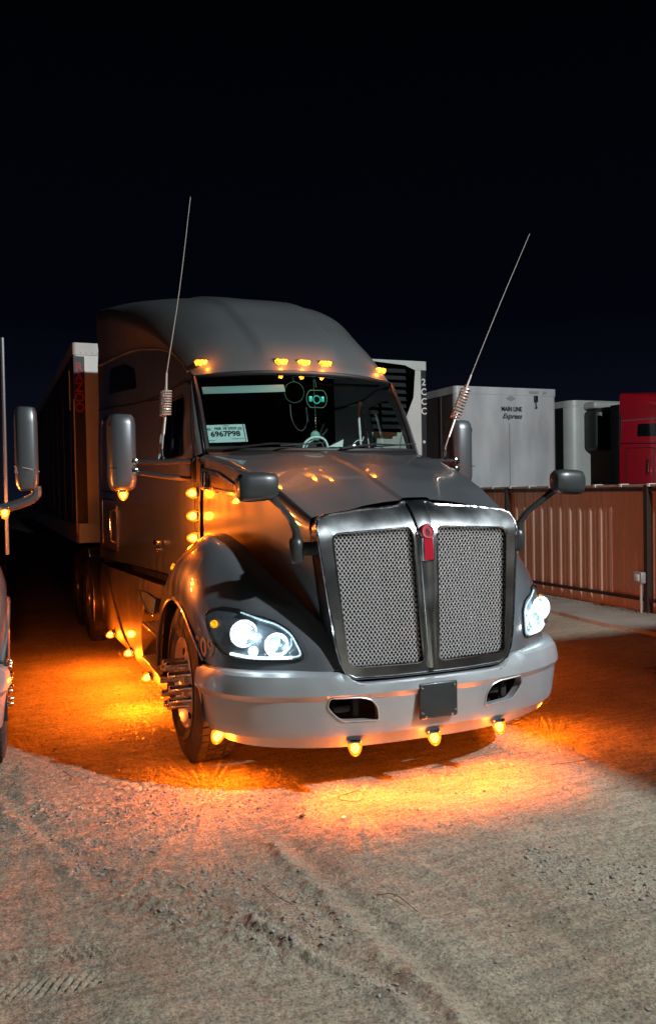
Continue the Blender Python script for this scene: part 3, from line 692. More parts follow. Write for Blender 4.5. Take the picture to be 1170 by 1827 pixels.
for i, (lp, dd, nm) in enumerate(((go, .16, 'surround_side'), (gh, .05, 'opening_edge'), (ghm, .05, 'opening_edge'))):
    bm = bmesh.new(); lp = dens(lp, .05); a = [bm.verts.new((x, gy_(x, z)-.055+groll(z), z)) for x, z in lp]; c = [bm.verts.new((x, max(gy_(x, z)-.055+dd, gy_(x, z)-.05+groll(z)), z)) for x, z in lp]
    for k in range(len(lp)): bm.faces.new((a[k], a[(k+1) % len(lp)], c[(k+1) % len(lp)], c[k]))
    bmesh.ops.recalc_face_normals(bm, faces=bm.faces[:]); from_bm(nm, bm, M['grille_chrome' if i == 0 else 'black'], gs)
pts = [(x, gy_(x, z)-.056+groll(z), z) for x, z in dens(go, .05)]; tube('surround_bead', pts+[pts[0]], .007, M['chrome'], gs, 6)
for lp in (gh, ghm):
    pts = [(x, gy_(x, z)-.056, z) for x, z in dens(lp, .06)]; tube('opening_bead', pts+[pts[0]], .005, M['chrome'], gs, 6)
# raised centre spine
bm = bmesh.new(); S_ = []
for z in np.linspace(.72, 1.69, 22):
    wv = lerp_tab(z, [.72, 1.5, 1.69], [.030, .055, .072]); y = gy_(0, z)-.055+groll(z)
    S_.append([bm.verts.new((x_*wv, y-h_, z)) for x_, h_ in ((-1, -.002), (-.8, .016), (-.3, .022), (0, .023), (.3, .022), (.8, .016), (1, -.002))])
for a, c in zip(S_, S_[1:]):
    for k in range(6): bm.faces.new((a[k], a[k+1], c[k+1], c[k]))
P('centre_spine', bm, 'grille_chrome', gs, angle=25)
# woven wire mesh, both openings: hundreds of fine wires
def wire_panel(poly, sg):
    bm = bmesh.new(); pitch = .0192; c45 = math.sqrt(.5)
    xs = [p[0] for p in poly]; zs = [p[1] for p in poly]; cx, cz = (min(xs)+max(xs))/2, (min(zs)+max(zs))/2; R = 1.0
    for d in (0, 1):
        ang = math.radians(52 if d == 0 else -52); ux, uz = math.cos(ang), math.sin(ang); nx_, nz_ = -uz, ux
        for i in range(-50, 51):
            ox, oz = cx+nx_*i*pitch, cz+nz_*i*pitch; ts = []
            for k in range(len(poly)):
                (ax, az), (bx, bz) = poly[k], poly[(k+1) % len(poly)]
                den = ux*(bz-az)-uz*(bx-ax)
                if abs(den) < 1e-9: continue
                t_ = ((ax-ox)*(bz-az)-(az-oz)*(bx-ax))/den; s_ = ((ax-ox)*uz-(az-oz)*ux)/den
                if 0 <= s_ < 1: ts.append(t_)
            if len(ts) < 2: continue
            t0, t1 = min(ts), max(ts)
            if t1-t0 < .02: continue
            m_ = max(2, int((t1-t0)/(pitch*.5))); prev = None
            for k in range(m_+1):
                q = t0+(t1-t0)*k/m_; x, z = ox+ux*q, oz+uz*q
                yv = gy_(x, z)-.030+.0022*math.sin(PI*q/(pitch*1.03)+PI*i+(PI if d else 0))
                hw = .0030; vv = [bm.verts.new((x+nx_*hw, yv+.002, z+nz_*hw)), bm.verts.new((x, yv-.0022, z)), bm.verts.new((x-nx_*hw, yv+.002, z-nz_*hw))]
                if prev:
                    bm.faces.new((prev[0], prev[1], vv[1], vv[0])); bm.faces.new((prev[1], prev[2], vv[2], vv[1]))
                prev = vv
    return bm
for pl in (gh, ghm):
    o = from_bm('wire_mesh', wire_panel(pl, 1), M['mesh'], gs, smooth=False); o['kind'] = 'stuff'
sheet('radiator', [(-.62, .72), (.62, .72), (.62, 1.58), (-.62, 1.58)], M['dark'], T, step=.3, fmap=lambda x, z: (x, gy_(0, z)+.13, z))
# badge: enamel roundel on a fluted tail
ez = 1.512; ey = gy_(0, ez)-.055-.030; bd = lathe('badge', [(0, .006), (.030, .006), (.034, .009), (.040, .009), (.043, .004), (.048, -.004), (.048, -.012), (0, -.014)], (0, ey, ez), (0, -1, .17), M['badge_red'], T, 36)
lathe('badge_ring', [(.034, .0095), (.0355, .0125), (.0375, .0125), (.039, .0095)], (0, ey, ez), (0, -1, .17), M['badge_silver'], bd, 36)
text('badge_letter', 'K', .034, front_m((0, ey-.010, ez+.008)), M['badge_silver'], bd, .001, .001)
text('badge_letter', 'W', .026, front_m((0, ey-.010, ez-.016)), M['badge_silver'], bd, .001, .001)
for k in range(5):
    x = (k-2)*.0135; bm = bmesh.new()
    add_tube(bm, [(x*.85, gy_(0, z_)-.055-.032, z_) for z_ in (ez-.035, ez-.09, ez-.165)], .0072, 8); P('badge_flute', bm, 'badge_red', bd)
bm = bmesh.new(); add_box(bm, (-.040, -.006, -.070), (.040, .012, .062), .004)
for v in bm.verts: v.co = Vector((v.co.x, gy_(0, ez-.10+v.co.z)-.055-.026+v.co.y, ez-.10+v.co.z))
P('badge_tail', bm, 'badge_silver', bd)

# ---- bumper
BP = [(0, .05), (.3, .055), (.6, .10), (.82, .178), (1.02, .29), (1.14, .415), (1.215, .56), (1.25, .74)]
def resamp(pts, n=140):
    q = catmull([(x, y, 0) for x, y in pts], 20); L = [0]
    for a, b in zip(q, q[1:]): L.append(L[-1]+(b-a).length)
    return q, L
BQ, BL = resamp([(-.3, .055)]+BP[:]); i0 = 20; BQ = BQ[i0:]; BL = [l-BL[i0] for l in BL[i0:]]
SMAX = BL[-1]
def bplan(s):
    a = abs(s); i = min(len(BL)-2, max(0, int(np.searchsorted(BL, a))-1)); t_ = (a-BL[i])/(BL[i+1]-BL[i]); p = BQ[i].lerp(BQ[i+1], t_)
    d = (BQ[i+1]-BQ[i]).normalized(); return p.x*(1 if s >= 0 else -1), p.y, -d.y*(1 if s >= 0 else -1), d.x   # inward normal
def binset(z, a): return lerp_tab(z, [.27, .362, .374, .386, .596, .606, .618, .70, .722, .74], [.125, .052, .034, .030, .004, -.002, -.018, .000, .010, .032])
def bmap(s, z, extra=0.0):
    x, y, nx_, ny_ = bplan(s); d = binset(z, abs(s))+extra; return (x+nx_*d, y+ny_*d, z)
top = [(0, .662), (.46, .664), (.50, .680), (.55, .722), (.60, .736), (.9, .737), (1.2, .735), (SMAX-.06, .733), (SMAX, .715), (SMAX-.03, .52), (SMAX-.10, .345)]
bot = [(SMAX-.16, .325), (1.25, .305), (.8, .292), (.4, .285), (0, .283)]
bo = [(-s, z) for s, z in (top+bot)[::-1]]+top+bot; bo = bo[:-1] if bo[0] == bo[-1] else bo
seen = []; [seen.append(p) for p in bo if p not in seen]; bo = seen
oh = rounded([(.645, .600), (.660, .55), (.62, .50), (.575, .462), (.355, .452), (.365, .53), (.40, .575), (.46, .594)], .02); ohm = [(-a, b) for a, b in oh]
bm = sheet_bm(bo, [oh, ohm], .035, bmap); bmesh.ops.recalc_face_normals(bm, faces=bm.faces[:])
if sum(f.normal.y for f in bm.faces) > 0: bmesh.ops.reverse_faces(bm, faces=bm.faces[:])
bump = from_bm('bumper', bm, M['silver'], T, angle=22)
for lp in (oh, ohm):
    lp = dens(lp, .03); bm = bmesh.new(); rings = [[bm.verts.new(bmap(s, z, d)) for s, z in lp] for d in (-.004, .0, .05)]
    for a, c in zip(rings, rings[1:]):
        for k in range(len(lp)): bm.faces.new((a[k], a[(k+1) % len(lp)], c[(k+1) % len(lp)], c[k]))
    bmesh.ops.recalc_face_normals(bm, faces=bm.faces[:]); from_bm('tow_opening', bm, M['silver'], bump)
    pts = [Vector(bmap(s, z, -.003)) for s, z in lp]; tube('opening_lip', pts+[pts[0]], .0045, M['silver'], bump, 6)
    sx_ = sum(s for s, z in lp)/len(lp); x_, y_, a_, b_ = bplan(sx_)
    bm = bmesh.new(); add_box(bm, (x_-.09, y_+.10, .49), (x_+.02, y_+.16, .53), .01); add_box(bm, (x_+.03, y_+.09, .46), (x_+.07, y_+.2, .58), .01); P('tow_hook', bm, 'frame', bump)
# rounded upper ledge running back to the hood and fenders
bm = bmesh.new(); R2 = []
for s in np.linspace(-SMAX+.02, SMAX-.02, 90):
    a = abs(s); zt = lerp_tab(a, [p[0] for p in top[:8]], [p[1] for p in top[:8]])
    x, y, nx_, ny_ = bplan(s); d0 = binset(zt, a)
    R2.append([bm.verts.new((x+nx_*d, y+ny_*d, z)) for d, z in ((d0, zt), (d0+.012, zt+.006), (d0+.05, zt+.008), (d0+.085, zt+.002), (d0+.095, zt-.05))])
for a, c in zip(R2, R2[1:]):
    for k in range(4): bm.faces.new((a[k], a[k+1], c[k+1], c[k]))
bmesh.ops.recalc_face_normals(bm, faces=bm.faces[:]); from_bm('bumper_ledge', bm, M['silver'], bump)
# dark gasket under the grille
bm = bmesh.new(); R2 = []
for x in np.linspace(-.60, .60, 30):
    z = .655+.07*max(0, (abs(x)-.45)/.15); R2.append([bm.verts.new((x, gy_(x, .7)-.045, z+.038)), bm.verts.new((x, gy_(x, .7)-.01, z+.01)), bm.verts.new((x, gy_(x, .7)+.06, z-.03))])
for a, c in zip(R2, R2[1:]):
    for k in range(2): bm.faces.new((a[k], a[k+1], c[k+1], c[k]))
P('bumper_gasket', bm, 'seal')
box('bumper_backing', (-.74, .24, .36), (.74, .28, .68), M['dark'], T)
# licence plate bracket, empty
pb = bmesh.new(); add_box(pb, (-.118, .030, .432), (.138, .052, .642), .012, 3); pl = P('licence_bracket', pb, 'satin')
for (x, z) in ((-.098, .62), (.114, .62), (-.098, .475), (.118, .475)): lathe('bracket_bolt', [(.010, .001), (.009, .006), (.003, .007), (0, .004)], (x, .030, z), (0, -1, 0), M['chrome'], pl, 12)
for x in (-.075, .098): lathe('bracket_washer', [(.008, .001), (.007, .003), (0, .002)], (x, .030, .445), (0, -1, 0), M['grey_metal'], pl, 10)

# ---- marker lamps
def bullet(name, loc, axis, r=.042, ln=.078, power=0, cone=None, parent=None, lens='amber', aim=None, soft=.005, kind='SPOT'):
    ax = Vector(axis).normalized(); loc = Vector(loc)
    b0 = lathe(name, [(0, -.012), (r*1.05, -.012), (r*1.05, .0), (r*.98, .006)], loc, ax, M['chrome'], parent if parent is not None else T, 20)
    lathe('amber_lens', [(r*.96, .0), (r*.97, ln*.28), (r*.86, ln*.55), (r*.6, ln*.82), (r*.3, ln*.96), (0, ln)], loc, ax, M[lens], b0, 20)
    lathe('lamp_bulb', [(0, .004), (r*.40, .008), (r*.62, ln*.30), (r*.55, ln*.55), (r*.30, ln*.72), (0, ln*.78)], loc, ax, M['bulb'], b0, 14)
    if power:
        am = Vector(aim) if aim else ax
        d = bpy.data.lights.new('marker_bulb', kind); o = bpy.data.objects.new('marker_bulb', d); COL.objects.link(o); o.parent = b0
        o.location = loc+ax*(ln+soft+.012); o.rotation_euler = am.to_track_quat('-Z', 'Y').to_euler()
        d.energy = power*2.2; d.color = (1.0, .15, .004); d.shadow_soft_size = soft
        if kind == 'SPOT': d.spot_size = math.radians(cone or 160); d.spot_blend = .6
        d.use_nodes = True; ln_ = d.node_tree; em = ln_.nodes['Emission']                   # moulded lens throws a fan of rays
        tc_ = ln_.nodes.new('ShaderNodeTexCoord'); sp_ = ln_.nodes.new('ShaderNodeSeparateXYZ'); at_ = ln_.nodes.new('ShaderNodeMath'); at_.operation = 'ARCTAN2'
        mu = ln_.nodes.new('ShaderNodeMath'); mu.operation = 'MULTIPLY'; mu.inputs[1].default_value = 13.0
        nz_ = ln_.nodes.new('ShaderNodeTexNoise'); nz_.noise_dimensions = '1D'; nz_.inputs['Scale'].default_value = 1.0+.37*(len(bpy.data.lights) % 5)/5; nz_.inputs['Detail'].default_value = 3
        mr_ = ln_.nodes.new('ShaderNodeMapRange'); mr_.inputs[1].default_value = .42; mr_.inputs[2].default_value = .60; mr_.inputs[3].default_value = .26; mr_.inputs[4].default_value = 2.2
        ln_.links.new(tc_.outputs['Normal'], sp_.inputs[0]); ln_.links.new(sp_.outputs['X'], at_.inputs[0]); ln_.links.new(sp_.outputs['Y'], at_.inputs[1])
        ln_.links.new(at_.outputs[0], mu.inputs[0]); ln_.links.new(mu.outputs[0], nz_.inputs['W']); ln_.links.new(nz_.outputs[0], mr_.inputs[0]); ab_ = ln_.nodes.new('ShaderNodeMath'); ab_.operation = 'ABSOLUTE'; ln_.links.new(sp_.outputs['Z'], ab_.inputs[0])
        pw_ = ln_.nodes.new('ShaderNodeMath'); pw_.operation = 'POWER'; pw_.inputs[1].default_value = -1.7; ln_.links.new(ab_.outputs[0], pw_.inputs[0])
        mn_ = ln_.nodes.new('ShaderNodeMath'); mn_.operation = 'MINIMUM'; mn_.inputs[1].default_value = 6.0; ln_.links.new(pw_.outputs[0], mn_.inputs[0])
        ml_ = ln_.nodes.new('ShaderNodeMath'); ml_.operation = 'MULTIPLY'; ln_.links.new(mn_.outputs[0], ml_.inputs[0]); ln_.links.new(mr_.outputs[0], ml_.inputs[1])
        ln_.links.new((ml_ if kind == 'SPOT' else mr_).outputs[0], em.inputs['Strength'])
    return b0
# under the bumper
for x, y, ax in ((-.482, .135, (-.1, -.35, -1)), (.015, .11, (.05, -.35, -1)), (.482, .135, (.1, -.35, -1)), (-1.145, .62, (-.5, -.3, -1)), (1.145, .62, (.5, -.3, -1))):
    side = abs(x) > 1
    bullet('bumper_light', (x, y, .325 if not side else .345), ax, power=13 if not side else 8, cone=136 if not side else 158, aim=(x*.1, -.12, -1) if not side else (ax[0]*.4, -.08, -1))
    d = bpy.data.lights.new('marker_glow', 'POINT'); o = link(bpy.data.objects.new('marker_glow', d), T); o.location = (x*1.01, y-.03, .21); d.energy = 5; d.color = (1, .17, .006); d.shadow_soft_size = .03
# cowl lamps, three up each side
for sg in (-1, 1):
    for z in (1.762, 1.592, 1.430): bullet('cowl_light', (sg*.95, 1.90, z), (sg, 0, 0), .042, .078, power=2.0, kind='POINT', soft=.03)
# skirt lamps
for sg in (-1, 1):
    for y, z, x in ((4.3, .365, 1.262), (3.4, .335, 1.222), (2.6, .275, 1.20)):
        bullet('skirt_light', (sg*x, y, z), (sg, 0, -.35), .040, .074, power=8, cone=168, aim=(sg*.22, 0, -1))
        d = bpy.data.lights.new('marker_glow', 'POINT'); o = link(bpy.data.objects.new('marker_glow', d), T); o.location = (sg*(x+.14), y, z-.03); d.energy = 30; d.color = (1, .14, .005); d.shadow_soft_size = .03
# roof lamps
for x in (-.79, -.19, 0, .19, .79):
    h, nn = roof_hit(x, 2.79)
    bm = bmesh.new(); mtx = Matrix.Translation(h) @ Vector((nn.x*.6, -.92, .25)).to_track_quat('Y', 'Z').to_matrix().to_4x4()
    S_ = []
    for (yy, s) in ((-.01, 1.0), (.012, .98), (.026, .86), (.032, .6)):
        S_.append([bm.verts.new(mtx @ Vector(p)) for p in ((-.055*s, yy, .016*s), (-.048*s, yy, .024*s), (.048*s, yy, .024*s), (.055*s, yy, .016*s), (.040*s, yy, -.020*s), (-.040*s, yy, -.020*s))])
    for a, c in zip(S_, S_[1:]):
        for k in range(6): bm.faces.new((a[k], a[(k+1) % 6], c[(k+1) % 6], c[k]))
    bm.faces.new(S_[-1]); bmesh.ops.recalc_face_normals(bm, faces=bm.faces[:])
    rl = P('roof_light', bm, 'amber_roof', smooth=False)
    bm = bmesh.new(); 
    for a_, b_ in (((-.062, -.008, .028), (.062, .010, .034)), ((-.046, -.008, -.030), (.046, .010, -.024))): add_box(bm, a_, b_, .002)
    for v in bm.verts: v.co = mtx @ v.co
    P('lamp_bezel', bm, 'black', rl)
    d = bpy.data.lights.new('marker_bulb', 'POINT'); o = link(bpy.data.objects.new('marker_bulb', d), rl); o.location = h+Vector((0, -.085, .02)); d.energy = 2.2; d.color = (1, .22, .01); d.shadow_soft_size = .02
# small side marker on the back of each fender
for sg in (-1, 1):
    h, nn, *_ = fender_bvh[sg].find_nearest(Vector((sg*1.22, 1.50, 1.26))); nn = Vector((sg*.9, 0, .4)).normalized()
    bm = bmesh.new(); add_box(bm, (-.018, -.022, -.004), (.018, .022, .010), .004); mtx = axis_m(h, nn)
    for v in bm.verts: v.co = mtx @ v.co
    P('fender_marker', bm, 'amber_dim')

# ---- mirrors
for sg in (-1, 1):
    bm = bmesh.new(); S_ = []
    for z, s in ((1.79, .55), (1.80, .78), (1.825, .93), (1.87, 1), (2.1, 1.0), (2.28, 1.0), (2.325, .93), (2.35, .78), (2.357, .55)):
        row = []
        for k in range(24):
            a = 2*PI*k/24; cxx, cyy = math.cos(a), math.sin(a); e_ = 2/3.2
            px_ = math.copysign(abs(cxx)**e_, cxx)*.102*s; py_ = math.copysign(abs(cyy)**e_, cyy)*(.085 if cyy > 0 else .125)*s
            row.append(bm.verts.new((sg*1.452+px_, 2.14+py_, z)))
        S_.append(row)
    for a, c in zip(S_, S_[1:]):
        for k in range(24): bm.faces.new((a[k], a[(k+1) % 24], c[(k+1) % 24], c[k]))
    bm.faces.new(S_[0][::-1]); bm.faces.new(S_[-1]); 
    mr_ = P('side_mirror', bm, 'mirror_shell')
    bm = bmesh.new(); add_box(bm, (sg*1.452-.09, 2.216, 1.84), (sg*1.452+.09, 2.232, 2.31), .01); P('mirror_glass', bm, 'chrome', mr_)
    bm = bmesh.new(); add_box(bm, (sg*1.452-.103, 2.02, 1.952), (sg*1.452+.103, 2.22, 1.957), .001); P('mirror_seam', bm, 'seal', mr_)
    tube('mirror_arm', [(sg*.90, 1.97, 2.005), (sg*1.10, 2.01, 2.0), (sg*1.38, 2.07, 2.0)], .022, M['black'], mr_, 10, smooth=3)
    tube('mirror_arm', [(sg*.90, 1.97, 1.86), (sg*1.12, 2.0, 1.885), (sg*1.38, 2.07, 1.93)], .020, M['black'], mr_, 10, smooth=3)
    for z in (2.0, 1.93): lathe('arm_boss', [(.026, -.01), (.026, .006), (.015, .010), (0, .010)], (sg*1.375, 2.03, z), (0, -1, 0), M['chrome'], mr_, 14)
    bm = bmesh.new(); add_box(bm, (min(sg*.86, sg*.97), 1.93, 1.84), (max(sg*.86, sg*.97), 2.02, 2.03), .02); P('mirror_mount', bm, 'black', mr_)
    bullet('mirror_light', (sg*1.452, 2.10, 1.785), (0, 0, -1), .040, .070, power=3.5, kind='POINT', soft=.02)
    lathe('mirror_camera', [(.03, -.02), (.03, .006), (.02, .012), (0, .012)], (sg*1.525, 2.05, 2.27), (sg*.6, -.8, 0), M['black'], mr_, 14)
    # whip antenna standing on the arm
    if sg < 0: base, b2, c0, c1, tip = (-1.170, 2.03, 2.02), (-1.166, 2.03, 2.13), Vector((-1.137, 2.05, 2.345)), Vector((-1.124, 2.05, 2.585)), Vector((-.908, 2.05, 4.0))
    else: base, b2, c0, c1, tip = (1.262, 2.03, 2.02), (1.262, 2.03, 2.12), Vector((1.375, 2.05, 2.37)), Vector((1.520, 2.05, 2.70)), Vector((2.175, 2.05, 4.04))
    an = lathe('antenna', [(.022, 0), (.022, .015), (.012, .02), (.010, .07), (.006, .075)], base, (0, 0, 1), M['chrome'], T, 14)
    tube('antenna_lead', [Vector(base)+Vector((0, 0, .06)), b2, Vector(b2).lerp(c0, .35)], .0055, M['antenna'], an, 8)
    tube('antenna_shaft', [Vector(b2).lerp(c0, .35), c0, c0.lerp(c1, .15)], .0105, M['antenna'], an, 10)
    ax = (c1-c0).normalized(); mm = axis_m(c0, ax); L_ = (c1-c0).length*.80; pts = []
    for k in range(10*16+1):
        a = 2*PI*k/16; rr = .040; pts.append(mm @ Vector((rr*math.cos(a), rr*math.sin(a), L_*k/160)))
    pts += [mm @ Vector((.036, 0, L_+.02)), mm @ Vector((.022, 0, L_+.045)), mm @ Vector((.004, 0, L_+.03))]
    tube('spring_coil', pts, .0068, M['antenna'], an, 6)
    tube('antenna_core', [c0, mm @ Vector((0, 0, L_+.01))], .004, M['antenna'], an, 6)
    tube('antenna_collar', [mm @ Vector((0, 0, L_)), mm @ Vector((0, 0, L_+.13))], [.0105, .008], M['antenna'], an, 8)
    tube('antenna_whip', [mm @ Vector((0, 0, L_+.12)), c1.lerp(tip, .5)+Vector((-.008*sg, 0, 0)), tip], [.0042, .0034, .0026], M['antenna'], an, 6, smooth=4)

# hood mirrors on curved stalks
for sg in (-1, 1):
    C0 = Vector((sg*1.035, .14, 1.79)); bm = bmesh.new(); S_ = []
    for t_, s in ((-.118, .35), (-.112, .72), (-.09, .93), (-.03, 1.0), (.05, 1.0), (.088, .93), (.104, .72), (.108, .35)):
        row = []
        for k in range(20):
            a = 2*PI*k/20; e_ = 2/3.0; cxx, cyy = math.cos(a), math.sin(a)
            dz = math.copysign(abs(cyy)**e_, cyy)*.080*s; dy = math.copysign(abs(cxx)**e_, cxx)*.062*s
            row.append(bm.verts.new(C0+Vector((sg*t_, dy+.02*t_, dz+.04*t_*(-1)))))
        S_.append(row)
    for a, c in zip(S_, S_[1:]):
        for k in range(20): bm.faces.new((a[k], a[(k+1) % 20], c[(k+1) % 20], c[k]))
    bm.faces.new(S_[0]); bm.faces.new(S_[-1]); bmesh.ops.recalc_face_normals(bm, faces=bm.faces[:])
    hm = P('hood_mirror', bm, 'satin')
    bm = bmesh.new(); add_box(bm, (C0.x-.085, C0.y+.058, C0.z-.06), (C0.x+.085, C0.y+.066, C0.z+.06), .004); P('mirror_glass', bm, 'chrome', hm)
    tube('mirror_stalk', [(sg*.757, .29, 1.47), (sg*.760, .28, 1.535), (sg*.80, .25, 1.605), (sg*.87, .20, 1.675), (sg*.94, .17, 1.735), (sg*.985, .15, 1.76)], [.030, .024, .019, .018, .023, .034], M['satin'], hm, 12, 0)
    lathe('stalk_base', [(0, -.075), (.032, -.072), (.044, -.055), (.047, .03), (.042, .055), (.030, .07), (0, .072)], (sg*.757, .295, 1.425), (0, 0, 1), M['satin'], hm, 20)
    bm = bmesh.new(); add_box(bm, (min(sg*.62, sg*.75), .27, 1.39), (max(sg*.62, sg*.75), .33, 1.47), .015); P('stalk_bracket', bm, 'satin', hm)

# ---- wheels
def tyre_prof(R, wd):
    return [(.30, -wd*.42), (.36, -wd*.50), (R-.09, -wd*.52), (R-.025, -wd*.46), (R, -wd*.40), (R, wd*.40), (R-.025, wd*.46), (R-.09, wd*.52), (.36, wd*.50), (.30, wd*.42)]
def wheel(parent, loc, sg, spikes=True, dual=False, R=.505, nuts=10):
    """loc: centre of the tyre; sg: which way the outer face points along X"""
    loc = Vector(loc); wd = .27
    W = lathe('wheel', [(.07, -.10), (.24, -.10), (.285, -.06), (.292, .03), (.30, .118), (.286, .122), (.272, .10), (.235, .075), (.20, .085), (.17, .10), (.09, .105), (.085, .13), (.07, .135), (0, .137)], loc, (sg, 0, 0), M['alu'], parent, 48)
    ty = lathe('tyre', tyre_prof(R, wd), loc, (sg, 0, 0), M['rubber'], W, 64)
    bm = bmesh.new()     # tread blocks
    for k in range(54):
        for j, xx in enumerate((-.085, -.03, .03, .085)):
            a = 2*PI*(k+(j % 2)*.5)/54; m4 = Matrix.Translation(loc) @ Matrix.Rotation(a, 4, 'X') @ Matrix.Translation((xx, 0, R+.002))
            r_ = bmesh.ops.create_cube(bm, size=1.0, matrix=m4 @ Matrix.Diagonal((.046, 2*PI*R/54*.82, .014, 1)))
    o = from_bm('tyre_tread', bm, M['rubber'], W, smooth=False)
    bm = bmesh.new()
    for rr in (R-.14, R-.115):
        N = 48; pts = [loc+Vector((sg*wd*.516, rr*math.cos(2*PI*k/N), rr*math.sin(2*PI*k/N))) for k in range(N+1)]; add_tube(bm, pts, .003, 5, False)
    from_bm('sidewall_rib', bm, M['rubber'], W)
    for k in range(10):                                   # hand holes: dark oval recesses
        a = 2*PI*(k+.5)/10; c = loc+Vector((sg*.0775, .222*math.cos(a), .222*math.sin(a)))
        bm = bmesh.new(); m4 = Matrix.Translation(c) @ Matrix.Rotation(a, 4, 'X') @ Matrix.Rotation(sg*PI/2, 4, 'Y') @ Matrix.Diagonal((1, 1, 1, 1))
        add_lathe(bm, [(0, .006), (.020, .006), (.024, .010), (.027, .004)], 16, m4 @ Matrix.Diagonal((1.25, .9, 1, 1))); bmesh.ops.recalc_face_normals(bm, faces=bm.faces[:])
        from_bm('hand_hole', bm, M['dark'], W)
    for k in range(nuts):
        a = 2*PI*k/nuts; c = loc+Vector((sg*.095, .143*math.cos(a), .143*math.sin(a))); L_ = .150 if spikes else .05
        lathe('lug_nut_cover', [(.031, 0), (.027, .02), (.024, .03), (.022, L_*.7), (.0235, L_-.012), (.0215, L_-.004), (.016, L_)] + [(0, L_)], c, (sg, 0, 0), M['nut'], W, 14)
    return W
FW = {sg: wheel(T, (sg*1.092, 1.27, .505), sg) for sg in (-1, 1)}
def deepcopy(o, parent=None, skip=(), swap=None):
    if o.type == 'LIGHT' or o.name.split('.')[0] in skip: return None
    c = o.copy(); COL.objects.link(c); c.parent = parent
    if swap and c.type == 'MESH':
        for s in c.material_slots:
            if s.material and s.material.name in swap: mn = s.material.name; s.link = 'OBJECT'; s.material = swap[mn]
    for ch in list(o.children): deepcopy(ch, c, skip, swap)
    return c
def wheel_copy(src, parent, delta, skip=()):
    c = deepcopy(src, parent, skip); c.location = Vector(c.location)+Vector(delta); return c
for sg in (-1, 1):
    for y in (6.15, 7.5):
        wheel_copy(FW[sg], T, (sg*.085, y-1.27, 0), ('lug_nut_cover',))
        lathe('inner_tyre', tyre_prof(.505, .27), (sg*.83, y, .505), (sg, 0, 0), M['rubber'], T, 40)
# chassis, axle, tank, engine bulk
for sg in (-1, 1): box('chassis_rail', (sg*.42-.04, .5, .62), (sg*.42+.04, 8.1, .88), M['frame'], T, .01)
tube('front_axle', [(-.95, 1.27, .42), (-.6, 1.27, .36), (.6, 1.27, .36), (.95, 1.27, .42)], .055, M['frame'], T, 10)
for y in (6.15, 7.5): tube('drive_axle', [(-.9, y, .5), (-.2, y, .5), (0, y, .5), (.2, y, .5), (.9, y, .5)], [.07, .08, .2, .08, .07], M['frame'], T, 12)
box('engine_block', (-.42, .45, .45), (.42, 1.75, 1.5), M['dark'], T, .03)
box('firewall', (-.90, 1.70, .95), (.90, 1.76, 2.0), M['dark'], T, .01)
lathe('fifth_wheel', [(0, .0), (.45, 0), (.45, .04), (.10, .05), (0, .05)], (0, 6.8, 1.12), (0, 0, 1), M['frame'], T, 24)
for sg in (-1, 1):
    bm = bmesh.new(); A_ = []
    for i in range(19):
        a = math.radians(200-220*i/18) ; A_.append([bm.verts.new((sg*1.30, 6.15+.62*math.cos(a), .52+.60*math.sin(a))), bm.verts.new((sg*.66, 6.15+.62*math.cos(a), .52+.60*math.sin(a)))])
    for a, c in zip(A_[:9], A_[1:10]): bm.faces.new((a[0], a[1], c[1], c[0]))
    for v in [v for v in bm.verts if not v.link_faces]: bm.verts.remove(v)
    bmesh.ops.solidify(bm, geom=bm.faces[:], thickness=.01); P('mudguard', bm, 'black')
    tube('mudguard_edge', [(sg*1.305, 6.15+.62*math.cos(math.radians(a)), .52+.60*math.sin(math.radians(a))) for a in range(200, 85, -12)], .010, M['chrome'], T, 6)

